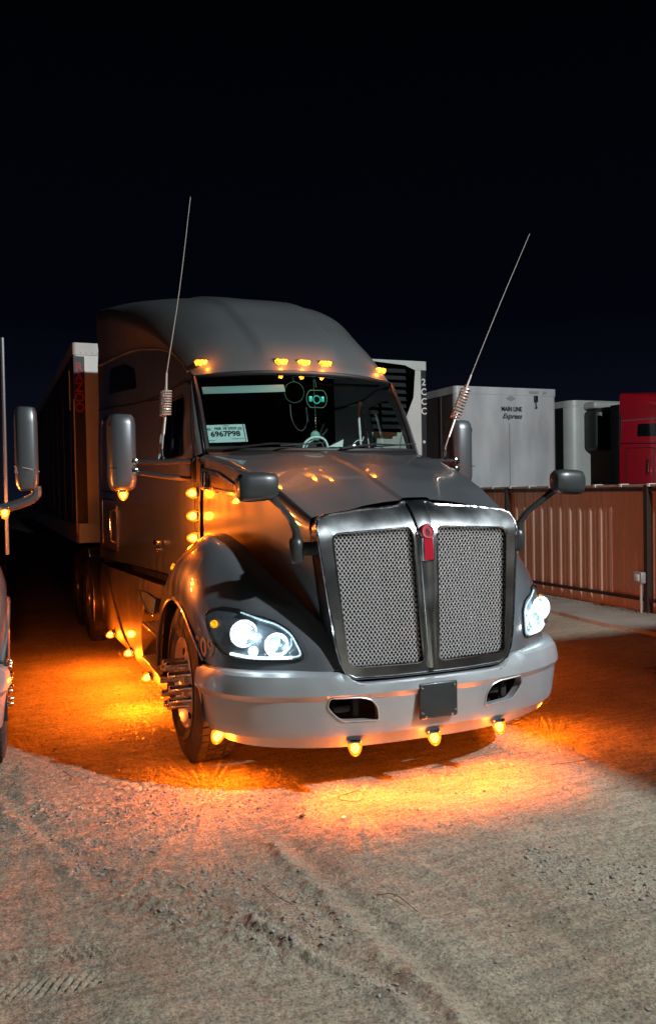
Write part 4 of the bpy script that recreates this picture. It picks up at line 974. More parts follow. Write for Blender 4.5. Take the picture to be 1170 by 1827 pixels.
# ---- lower skirts with steps
for sg in (-1, 1):
    def skx(y, z):
        b_ = lerp_tab(y, [2.0, 2.6, 3.5, 4.6, 5.3, 5.6], [1.17, 1.205, 1.235, 1.275, 1.27, 1.20]); t_ = (z-.33)/.72
        return b_-.10*max(0, t_-.65)**1.4*2.2-.02*(1-min(1, max(0, t_)))
    rec = rounded([(2.08, .40), (2.92, .36), (2.98, .52), (2.86, .80), (2.70, .93), (2.08, .95)], .05)
    sk = sheet('side_skirt', rounded([(2.03, 1.045), (5.3, 1.0), (5.55, .93), (5.62, .75), (5.58, .36), (4.3, .335), (3.3, .30), (2.6, .245), (2.12, .24)], .05), M['lowpaint'], T, holes=[rec], step=.08, fmap=lambda y, z: (sg*skx(y, z), y, z), thick=.02, flip=sg < 0)
    # recess behind the steps
    lp = dens(rec, .06); bm = bmesh.new(); a = [bm.verts.new((sg*(skx(y, z)-.005), y, z)) for y, z in lp]; c = [bm.verts.new((sg*(skx(y, z)-.14), y, z)) for y, z in lp]
    for k in range(len(lp)): bm.faces.new((a[k], a[(k+1) % len(lp)], c[(k+1) % len(lp)], c[k]))
    bm.faces.new(c); bmesh.ops.recalc_face_normals(bm, faces=bm.faces[:]); from_bm('step_well', bm, M['lowpaint'], sk, smooth=False)
    for z0, y0, y1 in ((.36, 2.10, 2.90), (.66, 2.12, 2.84)):
        bm = bmesh.new(); add_box(bm, (min(sg*1.07, sg*1.215), y0, z0), (max(sg*1.07, sg*1.215), y1, z0+.03), .008); st = from_bm('step', bm, M['lowpaint'], T)
        bm = bmesh.new()
        for i in range(26):
            for j in range(5):
                cx_ = sg*(1.09+.026*j); cy_ = y0+.03+i*(y1-y0-.06)/25
                bmesh.ops.create_cube(bm, size=1.0, matrix=Matrix.Translation((cx_, cy_, z0+.033)) @ Matrix.Diagonal((.014, .014, .008, 1)))
        o = from_bm('step_grip', bm, M['grey_metal'], st, smooth=False); o['kind'] = 'stuff'
    # leaf shaped step lamp / vent
    lf = rounded([(2.28, .93), (2.55, .945), (2.93, .93), (2.72, .87), (2.45, .80), (2.30, .79)], .02)
    q = sheet('step_lamp', [(a_+.12, b_+.005) for a_, b_ in lf], M['housing'], sk, step=.05, fmap=lambda y, z: (sg*(skx(y, z)+.006), y, z), thick=.004, flip=sg < 0)
    pts = [(sg*(skx(a_+.12, b_+.005)+.010), a_+.12, b_+.005) for a_, b_ in lf]; tube('lamp_bezel', pts+[pts[0]], .006, M['chrome'], q, 6)
    # swept crease dividing the skirt
    tube('skirt_crease', [(sg*(skx(y, z)+.003), y, z) for y, z in ((4.9, .97), (4.5, .86), (4.1, .62), (3.75, .42), (3.3, .31))], .012, M['lowpaint'], sk, 8, smooth=5)
    box('battery_box', (min(sg*.55, sg*1.0), 3.2, .4), (max(sg*.55, sg*1.0), 5.4, .95), M['frame'], T, .03)
box('cab_floor', (-.95, 1.8, 1.02), (.95, 5.38, 1.10), M['frame'], T)

# ---- interior
bm = bmesh.new(); S_ = []
for u in np.linspace(-1, 1, 17):
    b_ = wbot(u*.97); S_.append([bm.verts.new(p) for p in (b_+Vector((0, .01, -.02)), b_+Vector((0, .08, .005)), Vector((b_.x, b_.y*.4+2.12*.6, 2.10+.012*math.cos(u*2.4))), Vector((b_.x, 2.24+.05*abs(u), 2.06)), Vector((b_.x, 2.32, 1.85)), Vector((b_.x, 2.2, 1.4)))])
for a, c in zip(S_, S_[1:]):
    for k in range(5): bm.faces.new((a[k], a[k+1], c[k+1], c[k]))
bmesh.ops.recalc_face_normals(bm, faces=bm.faces[:]); P('dashboard', bm, 'dash')
sheet('cab_back_panel', [(-.98, 1.1), (.98, 1.1), (.96, 2.95), (-.96, 2.95)], M['interior'], T, step=.4, fmap=lambda x, z: (x, 3.75, z))
sheet('headliner', [(-.80, 2.25), (.80, 2.25), (.94, 3.7), (-.94, 3.7)], M['interior'], T, step=.3, fmap=lambda x, y: (x, y, 2.70+.18*(y-2.25)))
for x in (-.50, .50):
    bm = bmesh.new(); add_box(bm, (x-.25, 2.65, 1.50), (x+.25, 3.15, 1.64), .05, 3); st = P('seat', bm, 'interior')
    bm = bmesh.new(); add_box(bm, (x-.24, 3.06, 1.60), (x+.24, 3.20, 2.22), .05, 3); P('seat_back', bm, 'interior', st)
    bm = bmesh.new(); add_box(bm, (x-.13, 3.10, 2.24), (x+.13, 3.19, 2.42), .04, 3); P('head_rest', bm, 'interior', st)
    bm = bmesh.new(); add_box(bm, (x-.2, 2.7, 1.1), (x+.2, 3.1, 1.5), .03); P('seat_base', bm, 'interior', st)
bm = bmesh.new(); mm = axis_m((.50, 2.42, 2.04), (0, .45, .9)); N = 40
add_tube(bm, [mm @ Vector((.22*math.cos(2*PI*k/N), .22*math.sin(2*PI*k/N), 0)) for k in range(N+1)], .015, 8, False); swh = P('steering_wheel', bm, 'black')
for k in range(4):
    a = PI/4+PI/2*k; tube('wheel_spoke', [mm @ Vector((.04*math.cos(a), .04*math.sin(a), -.03)), mm @ Vector((.215*math.cos(a), .215*math.sin(a), 0))], .012, M['black'], swh, 6)
lathe('wheel_hub', [(0, -.05), (.06, -.05), (.07, -.02), (.05, 0), (0, .004)], mm @ Vector((0, 0, 0)), (0, .45, .9), M['black'], swh, 20)
bm = bmesh.new(); add_box(bm, (-.82, -.006, -.055), (-.20, .006, .055), .005, 3)
for v in bm.verts:
    q = wbot(v.co.x/.9).lerp(wtop(v.co.x/.9), .80+v.co.z*.9); v.co = Vector((v.co.x, q.y+.035+v.co.y, q.z))
P('sun_visor', bm, 'visor')
bm = bmesh.new(); add_box(bm, (.24, 2.32, 2.66), (.79, 2.40, 2.675), .008, 3); P('sun_visor', bm, 'interior')
for sg in (-1, 1):     # inner door trim, so that the cab reads as a room
    sheet('door_trim', [(1.95, 1.12), (3.06, 1.12), (3.06, 1.99), (1.95, 2.02)], M['interior'], T, step=.3, fmap=side_map(sg, -.06))
    tube('door_grab_bar', [(sg*.93, 2.98, 2.05), (sg*.90, 2.98, 2.15), (sg*.88, 2.98, 2.5), (sg*.90, 2.98, 2.6)], .014, M['white_plastic'] if sg > 0 else M['black'], T, 8)

# ================================================================== THINGS IN THE CAB
# paper permit in the lower corner of the windscreen
pt = thing('paper_permit', 'pale green paper permit with large black number behind the windshield corner', 'permit')
n0 = Vector((-.708, 1.995, 2.262)); ux = Vector((.955, -.28, .02)).normalized(); uz = Vector((0, .50, .86)).normalized(); un = ux.cross(uz).normalized()
if un.y > 0: un = -un
pc = Vector((-.695, 1.930, 2.210))
PM = Matrix.Translation(pc) @ Matrix((ux, uz, un)).transposed().to_4x4()
bm = bmesh.new(); add_box(bm, (-.145, -.080, -.002), (.145, .080, 0)); 
for v in bm.verts: v.co = PM @ v.co
from_bm('paper_sheet', bm, M['paper'], pt, smooth=False)
def ptxt(s, size, x, y, sx=1.0, bold=0.0): text('printing', s, size, PM @ Matrix.Translation((x, y, .0015)), M['ink'], pt, .0003, bold, sx=sx)
ptxt('6967P98', .066, -.012, -.006, .96, .002); ptxt('FEB 18 2025', .030, -.005, .044, 1.1, .0008); ptxt('TEXAS', .012, .0, .068, 1.2); ptxt('MICHIGAN', .009, -.12, -.062)
ptxt('TEMPORARY PERMIT', .010, .075, -.052, 1.0)
for (a, b) in (((-.148, .030), (-.118, .055)), ((.085, .030), (.118, .055))):
    bm = bmesh.new()
    for i in range(5):
        add_box(bm, (a[0]+.0, a[1]+.005*i, .0008), (b[0], a[1]+.005*i+.0022, .0012))
    for v in bm.verts: v.co = PM @ v.co
    from_bm('printing', bm, M['ink'], pt, smooth=False)
bm = bmesh.new(); add_box(bm, (.128, -.078, .0005), (.134, .078, .0012))
for v in bm.verts: v.co = PM @ v.co
from_bm('printing', bm, M['ink'], pt, smooth=False)
# white arched stand on the dash
bm = bmesh.new()
ar = thing('dash_stand', 'white arched plastic stand sitting on the middle of the dashboard', 'stand')
tube('arch', [(-.135, 1.80, 2.085), (-.115, 1.80, 2.135), (-.06, 1.80, 2.172), (0, 1.80, 2.178), (.05, 1.80, 2.155), (.075, 1.80, 2.10)], .0095, M['white_plastic'], ar, 8, smooth=4)
tube('arch', [(-.095, 1.83, 2.10), (-.07, 1.83, 2.14), (-.02, 1.83, 2.158), (.03, 1.83, 2.14), (.055, 1.83, 2.10)], .005, M['green_bead'] if False else M['white_plastic'], ar, 6, smooth=4)
box('stand_foot', (.00, 1.785, 2.083), (.085, 1.83, 2.097), M['white_plastic'], ar, .004); box('stand_foot', (-.15, 1.785, 2.083), (-.12, 1.83, 2.093), M['white_plastic'], ar, .003)
# beaded rings and a medallion hanging inside the glass
def beads(parent, c, r, n, m, rr=.005, flat=.78):
    bm = bmesh.new()
    for k in range(n):
        a = 2*PI*k/n; x_, z_ = math.cos(a), math.sin(a); s = min(1/flat if abs(z_) < 1e-6 else flat/abs(z_), 1.0); s = min(s, flat/abs(x_) if abs(x_) > 1e-6 else 9) if False else s
        bmesh.ops.create_icosphere(bm, subdivisions=1, radius=rr, matrix=Matrix.Translation(Vector(c)+Vector((r*x_*(1.0), 0, r*z_*min(1, s)*1.0))))
    return from_bm('bead_ring', bm, m, parent)
ho = thing('beaded_ornament', 'green beaded ring ornament with a lit green face hanging inside the windshield', 'ornament')
oc = (.075, 2.02, 2.50); beads(ho, oc, .088, 60, M['pale_bead'])
bm = bmesh.new()
for sx_ in (-1, 1): add_box(bm, (oc[0]+sx_*.052-.014, 2.018, 2.478), (oc[0]+sx_*.052+.014, 2.026, 2.522), .004)
for k in range(16): a = 2*PI*k/16; bmesh.ops.create_icosphere(bm, subdivisions=1, radius=.007, matrix=Matrix.Translation((oc[0]+.030*math.cos(a), 2.02, oc[2]-.005+.030*math.sin(a))))
P_ = from_bm('green_beadwork', bm, M['green_bead'], ho); tube('hanging_thread', [(oc[0], 2.02, 2.59), (oc[0], 2.05, 2.66)], .0015, M['pale_bead'], ho, 5)
h2 = thing('thin_ring_ornament', 'thin pale beaded ring hanging beside the green ornament', 'ornament'); beads(h2, (-.115, 2.02, 2.548), .082, 50, M['pale_bead'], .0036, 1.0)
tube('hanging_thread', [(-.115, 2.02, 2.63), (-.115, 2.05, 2.67)], .0015, M['pale_bead'], h2, 5)
md = thing('hanging_medallion', 'small round medallion on a string of silver beads above the dashboard', 'ornament')
tube('hanging_thread', [(.062, 2.05, 2.66), (.062, 2.02, 2.36)], .0015, M['pale_bead'], md, 5)
bm = bmesh.new()
for k in range(5): bmesh.ops.create_icosphere(bm, subdivisions=2, radius=.010-.0012*k, matrix=Matrix.Translation((.062, 2.02, 2.345-.022*k)))
from_bm('silver_bead', bm, M['chrome'], md)
lathe('medallion', [(.040, -.003), (.042, 0), (.040, .003), (.034, .002), (.03, .003), (0, .003)], (.058, 2.02, 2.205), (0, -1, 0), M['pale_bead'], md, 24)
hc = thing('looped_cord', 'dark grey cord looped below the thin beaded ring', 'cord')
tube('cord_loop', [(-.115, 2.12, 2.46), (-.115, 2.10, 2.36), (-.08, 2.10, 2.28), (-.03, 2.10, 2.25), (.01, 2.10, 2.29), (.022, 2.10, 2.36), (.02, 2.12, 2.44)], .004, M['mirror_shell'], hc, 6, smooth=4)
cl = thing('dash_clutter', 'white folded card and round knob lying on the dashboard by the steering wheel', 'clutter')
bm = bmesh.new(); vs0 = [bm.verts.new(p) for p in ((.16, 1.99, 2.115), (.27, 1.96, 2.115), (.285, 1.98, 2.175), (.16, 2.05, 2.112), (.27, 2.05, 2.112))]
bm.faces.new((vs0[0], vs0[1], vs0[2])); bm.faces.new((vs0[3], vs0[2], vs0[4])); bm.faces.new((vs0[0], vs0[2], vs0[3])); from_bm('folded_card', bm, M['white_plastic'], cl, smooth=False)
lathe('round_knob', [(0, -.02), (.018, -.018), (.026, 0), (.018, .018), (0, .022)], (.335, 1.90, 2.118), (0, -1, .3), M['chrome'], cl, 16)
tube('white_cable', [(.36, 2.0, 2.12), (.42, 2.0, 2.17), (.46, 2.0, 2.165), (.475, 2.0, 2.20)], .004, M['white_plastic'], cl, 6, smooth=3)
ph = thing('phone_holder', 'black phone holder standing on the dashboard near the far window', 'phone holder')
tube('holder_stem', [(.62, 2.10, 2.09), (.62, 2.08, 2.20)], .016, M['black'], ph, 8); box('holder_grip', (.575, 2.06, 2.20), (.60, 2.08, 2.245), M['black'], ph, .006); box('holder_grip', (.645, 2.06, 2.20), (.67, 2.08, 2.245), M['black'], ph, .006)
box('holder_base', (.58, 2.04, 2.085), (.68, 2.14, 2.12), M['black'], ph, .01)

# ================================================================== TRAILERS
def trailer(name, label, x0, x1, y0, y1, z0, z1, front, side, rad=.12, group=None, roofm='trailer_clean', nw=22):
    t_ = thing(name, label, 'trailer', ((x0+x1)/2, y0, 0), group=group)
    inv = Vector((-(x0+x1)/2, -y0, 0))
    W_ = x1-x0; N = 5
    # plan outline with rounded front corners
    cor = [(x0, y1)]+[(x0, y0+rad)]+[(x0+rad-rad*math.cos(PI/2*k/N), y0+rad-rad*math.sin(PI/2*k/N)) for k in range(1, N)]+[(x0+rad, y0)]
    cor2 = [(x1-rad, y0)]+[(x1-rad+rad*math.sin(PI/2*k/N), y0+rad-rad*math.cos(PI/2*k/N)) for k in range(1, N)]+[(x1, y0+rad), (x1, y1)]
    def wall(nm, pl, m, za=z0+.25, zb=z1-.16):
        bm = bmesh.new(); a = [bm.verts.new((x, y, za)) for x, y in pl]; c = [bm.verts.new((x, y, zb)) for x, y in pl]
        for k in range(len(pl)-1): bm.faces.new((a[k], a[k+1], c[k+1], c[k]))
        for v in bm.verts: v.co += inv
        return from_bm(nm, bm, M[m], t_)
    wall('side_wall', [(x0, y1), (x0, y0+rad)], side); wall('side_wall', [(x1, y0+rad), (x1, y1)], side)
    wall('front_corner', cor[1:], front); wall('front_corner', cor2[:-1], front); fw = wall('front_wall', [(x0+rad, y0), (x1-rad, y0)], front)
    for za, zb, nm in ((z1-.16, z1, 'top_rail'), (z0, z0+.25, 'bottom_rail')):
        pl = [(x0-.012, y1)]+[(x-.012*(1 if x < (x0+x1)/2 else -1), y-.012) for x, y in cor[1:]+cor2[:-1]]+[(x1+.012, y1)]
        wall(nm, pl, roofm if nm == 'top_rail' else 'grey_metal', za, zb)
    bm = bmesh.new(); vv = [bm.verts.new(Vector((x, y, z1))+inv) for x, y in [(x0-.012, y1)]+cor[1:]+cor2[:-1]+[(x1+.012, y1)]]; bm.faces.new(vv); from_bm('roof', bm, M[roofm], t_)
    bm = bmesh.new(); vv = [bm.verts.new(Vector(p)+inv) for p in ((x0, y1, z0), (x1, y1, z0), (x1, y1, z1), (x0, y1, z1))]; bm.faces.new(vv); from_bm('rear_doors', bm, M['trailer_side'], t_)
    bm = bmesh.new(); vv = [bm.verts.new(Vector(p)+inv) for p in ((x0, y0, z0+.01), (x1, y0, z0+.01), (x1, y1, z0+.01), (x0, y1, z0+.01))]; bm.faces.new(vv); from_bm('floor', bm, M['frame'], t_)
    # rivet lines on the front and panel joints down the side
    bm = bmesh.new()
    for j in range(1, 6):
        xx = x0+W_*j/6
        add_box(bm, (xx-.012, y0-.004, z0+.26), (xx+.012, y0+.002, z1-.17))
        for k in range(nw): bmesh.ops.create_icosphere(bm, subdivisions=1, radius=.009, matrix=Matrix.Translation((xx, y0-.004, z0+.3+(z1-z0-.55)*k/(nw-1))))
    for k in range(34): bmesh.ops.create_icosphere(bm, subdivisions=1, radius=.011, matrix=Matrix.Translation((x0+.1+(W_-.2)*k/33, y0-.013, z1-.13)))
    for v in bm.verts: v.co += inv
    from_bm('front_rib', bm, M[front], fw)['kind'] = 'stuff'
    bm = add_box(bmesh.new(), (-.010, -.03, z0+.26), (.010, .03, z1-.17)); sp = from_bm('side_post', bm, M[side], t_, smooth=False); sp.location = Vector((x0, y0+.6, 0))+inv
    for xx in (x0, x1):
        for k in range(11):
            if xx == x0 and k == 0: continue
            q = sp.copy(); COL.objects.link(q); q.parent = t_; q.location = Vector((xx, y0+.6+1.2*k, 0))+inv
    for y in (y1-1.2, y1-2.5):
        for sg in (-1, 1): lathe('tyre', tyre_prof(.5, .27), Vector(((x0+x1)/2+sg*(W_/2-.16), y, .5))+inv, (sg, 0, 0), M['rubber'], t_, 32)
    for sg in (-1, 1):
        bm = bmesh.new(); add_box(bm, ((x0+x1)/2+sg*.75-.06, y0+2.4, .12), ((x0+x1)/2+sg*.75+.06, y0+2.5, z0)); 
        for v in bm.verts: v.co += inv
        from_bm('landing_leg', bm, M['frame'], t_)
    return t_, inv
HITCH = 7.3
# our own trailer behind the cab
tr, inv = trailer('box_trailer', 'white box trailer behind the charcoal truck, with red vertical letters on its dark side', -1.30, 1.30, HITCH, 20.6, 1.12, 3.80, 'trailer_clean', 'trailer_side', .05)
fr = lambda x, y, z: Vector((x, y, z))+inv
bm = bmesh.new(); add_box(bm, fr(-1.298, HITCH-.004, 1.38), fr(-1.16, HITCH-.001, 3.62)); from_bm('corner_panel', bm, M['trailer_black'], tr, smooth=False)
bm = bmesh.new(); add_box(bm, fr(-1.160, HITCH-.010, 1.38), fr(-1.148, HITCH-.001, 3.62)); from_bm('corner_moulding', bm, M['trailer_clean'], tr, smooth=False)
tube('upright_rail', [fr(-1.30, HITCH+.02, 1.25), fr(-1.30, HITCH+.02, 3.05)], .012, M['white_plastic'], tr, 6)
tube('air_line', [fr(-1.31, HITCH+.52, 2.95), fr(-1.31, HITCH+.52, 3.50)], .010, M['white_plastic'], tr, 6)
# vertical lettering on the side, near the front corner
def side_text(s, size, y, z, m, parent, sx=1.0): 
    m4 = Matrix.Translation(inv) @ front_m((-1.232, HITCH-.007, z))
    text('side_letter', s, size, m4, M[m], parent, .0006, .004, sx=sx)
for i, ch in enumerate('RAZOO'): side_text(ch, .17, 0, 3.47-.135*i, 'red_letters', tr, .95)
side_text('R', .17, 0, 3.47-.135*5-.01, 'white_letters' if False else 'ink', tr, .95)
for i, ch in enumerate('122'): side_text(ch, .20, 0, 1.92-.19*i, 'trailer_side', tr, .9)

# refrigerated trailer parked beside it, seen past the cab
x0, x1, y0 = 2.42, 5.02, 9.0
rt, inv2 = trailer('refrigerated_trailer', 'white refrigerated trailer with black louvred cooling unit, beyond the windshield', x0, x1, y0, 22.6, 1.15, 4.08, 'trailer_clean', 'trailer_brownish', .06)
f2 = lambda x, y, z: Vector((x, y, z))+inv2
un_ = sheet('cooling_unit', [(2.62, 2.80), (4.30, 2.76), (4.44, 3.10), (4.56, 3.38), (4.60, 3.86), (4.40, 3.94), (3.6, 4.0), (2.9, 4.0), (2.62, 3.95)], M['louvre'], rt, step=.3, fmap=lambda x, z: f2(x, y0-.34, z), thick=-.30)
for k in range(9):
    z = 2.86+.122*k; bm = bmesh.new()
    for (a, c) in ((2.70, 3.25), (3.31, 3.86), (3.92, 4.40)): 
        r_ = bmesh.ops.create_cube(bm, size=1.0, matrix=Matrix.Translation(f2((a+c)/2, y0-.355, z)) @ Matrix.Rotation(math.radians(-32), 4, 'X') @ Matrix.Diagonal((c-a, .012, .085, 1)))
    from_bm('louvre_slat', bm, M['louvre'], un_, smooth=False)
bm = bmesh.new(); add_box(bm, f2(5.024, y0+.08, 1.42), f2(5.03, y0+.42, 3.93)); add_box(bm, f2(4.90, y0-.004, 1.42), f2(5.0, y0+.004, 3.93)); from_bm('corner_panel', bm, M['trailer_black'], rt, smooth=False)
for i, ch in enumerate('2CCC'):
    text('corner_letter', ch, .17, Matrix.Translation(inv2) @ front_m((4.952, y0-.008, 3.70-.175*i)), M['white_letters'], rt, .001, .003)
lathe('corner_lamp', [(.03, 0), (.02, .012), (0, .014)], f2(4.95, y0-.006, 2.62), (0, -1, 0), M['white_plastic'], rt, 12)
tube('vertical_conduit', [f2(4.42, y0-.03, 1.5), f2(4.46, y0-.03, 2.6), f2(4.62, y0-.04, 3.2)], .015, M['trailer_clean'], rt, 6)

# MAIN LINE Express trailer beyond the fence
x0, x1, y0 = 6.68, 9.28, 10.75
mt, inv3 = trailer('lettered_trailer', 'weathered white box trailer lettered MAIN LINE Express, behind the tan fence', x0, x1, y0, 24.3, 1.2, 3.92, 'trailer_white', 'trailer_brownish', .10, roofm='trailer_white')
f3 = Matrix.Translation(inv3)
text('lettering', 'MAIN LINE', .135, f3 @ front_m((8.085, y0-.012, 3.455)), M['ink'], mt, .001, .004, sx=.82)
text('lettering', 'Express', .150, f3 @ front_m((8.09, y0-.012, 3.30)), M['ink'], mt, .001, .0035, shear=.45, sx=1.05)
sheet('old_sticker', [(7.93, 3.69), (8.07, 3.75), (8.21, 3.69), (8.07, 3.62)], M['stain'], mt, step=.2, fmap=lambda x, z: Vector((x, y0-.006, z))+inv3)
bm = bmesh.new(); add_box(bm, Vector((8.67, y0-.05, 3.62))+inv3, Vector((8.755, y0-.005, 3.76))+inv3, .01); from_bm('socket_box', bm, M['black'], mt)
tube('socket_cord', [Vector((8.71, y0-.03, 3.62))+inv3, Vector((8.72, y0-.03, 3.52))+inv3], .012, M['black'], mt, 6); lathe('cord_plug', [(0, -.02), (.022, -.02), (.022, .02), (0, .02)], Vector((8.72, y0-.03, 3.50))+inv3, (0, 0, 1), M['black'], mt, 10)
bm = bmesh.new(); add_box(bm, Vector((8.02, y0-.012, 1.45))+inv3, Vector((8.04, y0-.004, 3.15))+inv3); from_bm('panel_joint', bm, M['stain'], mt, smooth=False)
bm = bmesh.new()
for (a, c) in ((8.55, 8.78), (8.9, 9.0)): add_box(bm, Vector((a, y0-.02, 3.80))+inv3, Vector((c, y0-.010, 3.86))+inv3)
from_bm('rust_patch', bm, M['stain'], mt, smooth=False)

# white trailer behind the red truck
x0, x1, y0 = 10.68, 13.3, 12.0
wt, inv4 = trailer('coupled_trailer', 'white trailer with a black front cooling unit, coupled to the red truck', x0, x1, y0, 25.5, 1.2, 3.86, 'trailer_clean', 'trailer_side', .28)
bm = bmesh.new(); add_box(bm, Vector((11.05, y0-.48, 2.62))+inv4, Vector((12.9, y0-.0, 3.62))+inv4, .12, 4); from_bm('cooling_unit', bm, M['louvre'], wt)
bm = bmesh.new(); add_box(bm, Vector((11.05, y0-.42, 3.63))+inv4, Vector((12.9, y0-.0, 3.80))+inv4, .06, 3); from_bm('unit_hood', bm, M['trailer_clean'], wt)
bm = bmesh.new(); add_box(bm, Vector((11.12, y0-.49, 3.44))+inv4, Vector((11.26, y0-.478, 3.53))+inv4); from_bm('unit_sticker', bm, M['stain'], wt, smooth=False)

# ================================================================== OTHER TRUCKS: same make of cab, other colours
swap_red = {'charcoal_paint': M['red_paint'], 'charcoal_fairing_paint': M['red_paint'], 'dusty_skirt_paint': M['red_paint'], 'amber_lens_lit': M['amber_off'], 'amber_roof_lens_lit': M['amber_off'], 'bulb_hot': M['amber_off'], 'amber_lens_glow': M['amber_off'],
            'headlamp_lit': M['reflector'], 'led_tube_lit': M['white_plastic'], 'led_strip_glow': M['white_plastic']}
def truck_copy(label, loc, swap, skip, nm):
    r = T.copy(); COL.objects.link(r); r.location = loc; r['label'] = label; r['category'] = 'truck'; r.name = nm
    for ch in list(T.children): deepcopy(ch, r, skip, swap)
    return r
SK = ('fleet_number', 'badge', 'wire_mesh', 'antenna', 'spring_coil', 'air_intake', 'licence_bracket', 'wiper')
red = truck_copy('bright red sleeper truck parked beyond the fence at the right edge', (12.02, 5.05, 0), swap_red, SK, 'semi_truck')
swap_l = {'amber_roof_lens_lit': M['amber_off'], 'amber_lens_glow': M['amber_off'], 'headlamp_lit': M['reflector'], 'led_tube_lit': M['white_plastic'], 'led_strip_glow': M['white_plastic']}
nb = truck_copy('dark truck at the left edge, only its grey mirror and wheel nuts showing', (-3.535, .55, 0), swap_l, SK+('side_mirror', 'hood_mirror', 'skirt_light', 'lug_nut_cover', 'hood_mirror', 'mirror_light', 'bumper_light'), 'semi_truck')
for z in (1.762, 1.592, 1.430):      # added glow at its out-of-frame cowl lamps, to brighten the flank beside it
    d = bpy.data.lights.new('marker_glow', 'POINT'); o = link(bpy.data.objects.new('marker_glow', d), nb); o.location = (1.06, 1.90, z); d.energy = 14; d.color = (1, .26, .05); d.shadow_soft_size = .03
for s_ in (-1, 1):
    box('cab_extender', (s_*1.19-.03, 5.43, 1.2), (s_*1.19+.03, 5.72, 3.60), M['seal'], red, .01)
# its own mirror on an upswept arm, and short nut covers (coordinates relative to its root)
ro = Vector((3.535, -.55, 0)); bm = bmesh.new(); S_ = []
for z, s in ((1.80, .55), (1.815, .8), (1.85, .95), (1.90, 1), (2.28, 1.0), (2.35, .95), (2.385, .8), (2.395, .55)):
    row = []
    for k in range(24):
        a = 2*PI*k/24; cxx, cyy = math.cos(a), math.sin(a); e_ = 2/3.4
        row.append(bm.verts.new(Vector((-2.118+math.copysign(abs(cxx)**e_, cxx)*.078*s, 2.1+math.copysign(abs(cyy)**e_, cyy)*.10*s, z))+ro))
    S_.append(row)
for a, c in zip(S_, S_[1:]):
    for k in range(24): bm.faces.new((a[k], a[(k+1) % 24], c[(k+1) % 24], c[k]))
bm.faces.new(S_[0][::-1]); bm.faces.new(S_[-1]); nm_ = from_bm('side_mirror', bm, M['mirror_shell'], nb)
tube('mirror_arm', [Vector(p)+ro for p in ((-2.06, 2.1, 1.83), (-2.07, 2.1, 1.76), (-2.20, 2.12, 1.70), (-2.40, 2.15, 1.65), (-2.60, 2.2, 1.60))], .036, M['mirror_shell'], nm_, 10, smooth=4)
N = 20; tube('mirror_strap', [Vector((-2.118+.083*math.cos(2*PI*k/N), 2.1+.106*math.sin(2*PI*k/N), 1.955-.02*math.cos(2*PI*k/N)))+ro for k in range(N+1)], .004, M['antenna'], nm_, 6)
tube('mirror_strap', [Vector(p)+ro for p in ((-2.195, 2.0, 1.97), (-2.185, 1.99, 1.92), (-2.20, 2.0, 1.925), (-2.195, 2.0, 1.965))], .003, M['antenna'], nm_, 5)
b0 = bullet('mirror_light', Vector((-2.272, 2.1, 1.675))+ro, (0, 0, -1), .034, .075, power=12, cone=170, parent=nb)
tube('upright_rail', [Vector(p)+ro for p in ((-2.250, 2.9, 1.3), (-2.248, 2.9, 2.0), (-2.245, 2.9, 3.02))], .015, M['mirror_shell'], nb, 8)  # thin rail added to stand in for the edge of its body
for k in range(10):
    a = 2*PI*k/10; c = Vector((1.092+.11, 1.27+.143*math.cos(a), .505+.143*math.sin(a))); lathe('nut_cover', [(.026, -.04), (.024, .02), (.020, .03), (.024, .045), (.018, .055), (.012, .075), (0, .082)], c, (1, 0, 0), M['chrome'], nb, 12)
# a parked trailer just outside the right of the frame; the floodlight comes over its roof
trailer('parked_trailer', 'plain white box trailer parked nose out to the right of the viewer', 3.04, 5.64, -2.16-13.4, -2.16, 1.15, 4.0, 'trailer_white', 'trailer_clean', .06)

# ================================================================== FENCE
FX = 5.84; fy0, fy1, fh = -2.0, 26.0, 1.74
fe = thing('metal_fence', 'tan corrugated metal fence with dark steel frame and capped top rail, behind the truck', 'fence', (FX, 4.36, 0)); fo = Vector((-FX, -4.36, 0))
def rib(y, half=.023, h=.013): return [(y-half*1.8, 0), (y-half, h), (y+half, h), (y+half*1.8, 0)]
panel_w = .91; y = fy0; first = None
prof = []
yy = 0
while yy < panel_w-.01:
    prof += rib(yy+.06); prof += [(yy+.15, 0), (yy+.155, .005), (yy+.175, .005), (yy+.18, 0)]; yy += panel_w/4
prof = [(0, 0)]+[p for p in prof if p[0] < panel_w]+[(panel_w, 0)]
bm = bmesh.new(); a = [bm.verts.new((-p[1], p[0], .04)) for p in prof]; c = [bm.verts.new((-p[1], p[0], fh)) for p in prof]
for k in range(len(prof)-1): bm.faces.new((a[k], a[k+1], c[k+1], c[k]))
bmesh.ops.recalc_face_normals(bm, faces=bm.faces[:])
pan = from_bm('fence_sheet', bm, M['fence'], fe, smooth=False); pan.location = Vector((FX-.05, fy0, 0))+fo; i = 1
while fy0+i*panel_w < fy1:
    q = pan.copy(); COL.objects.link(q); q.parent = fe; q.location = Vector((FX-.05-.003*(i % 2), fy0+i*panel_w, 0))+fo; i += 1
pb = bmesh.new(); add_box(pb, (-.04, -.035, 0), (.035, .035, fh+.02), .004); post = from_bm('fence_post', pb, M['steel_dark'], fe, smooth=False); post.location = Vector((FX-.11, 4.36, 0))+fo
for y in (0.9, 7.55, 11.0, 14.5, 18.0, 21.5, 25):
    q = post.copy(); COL.objects.link(q); q.parent = fe; q.location = Vector((FX-.11, y, 0))+fo
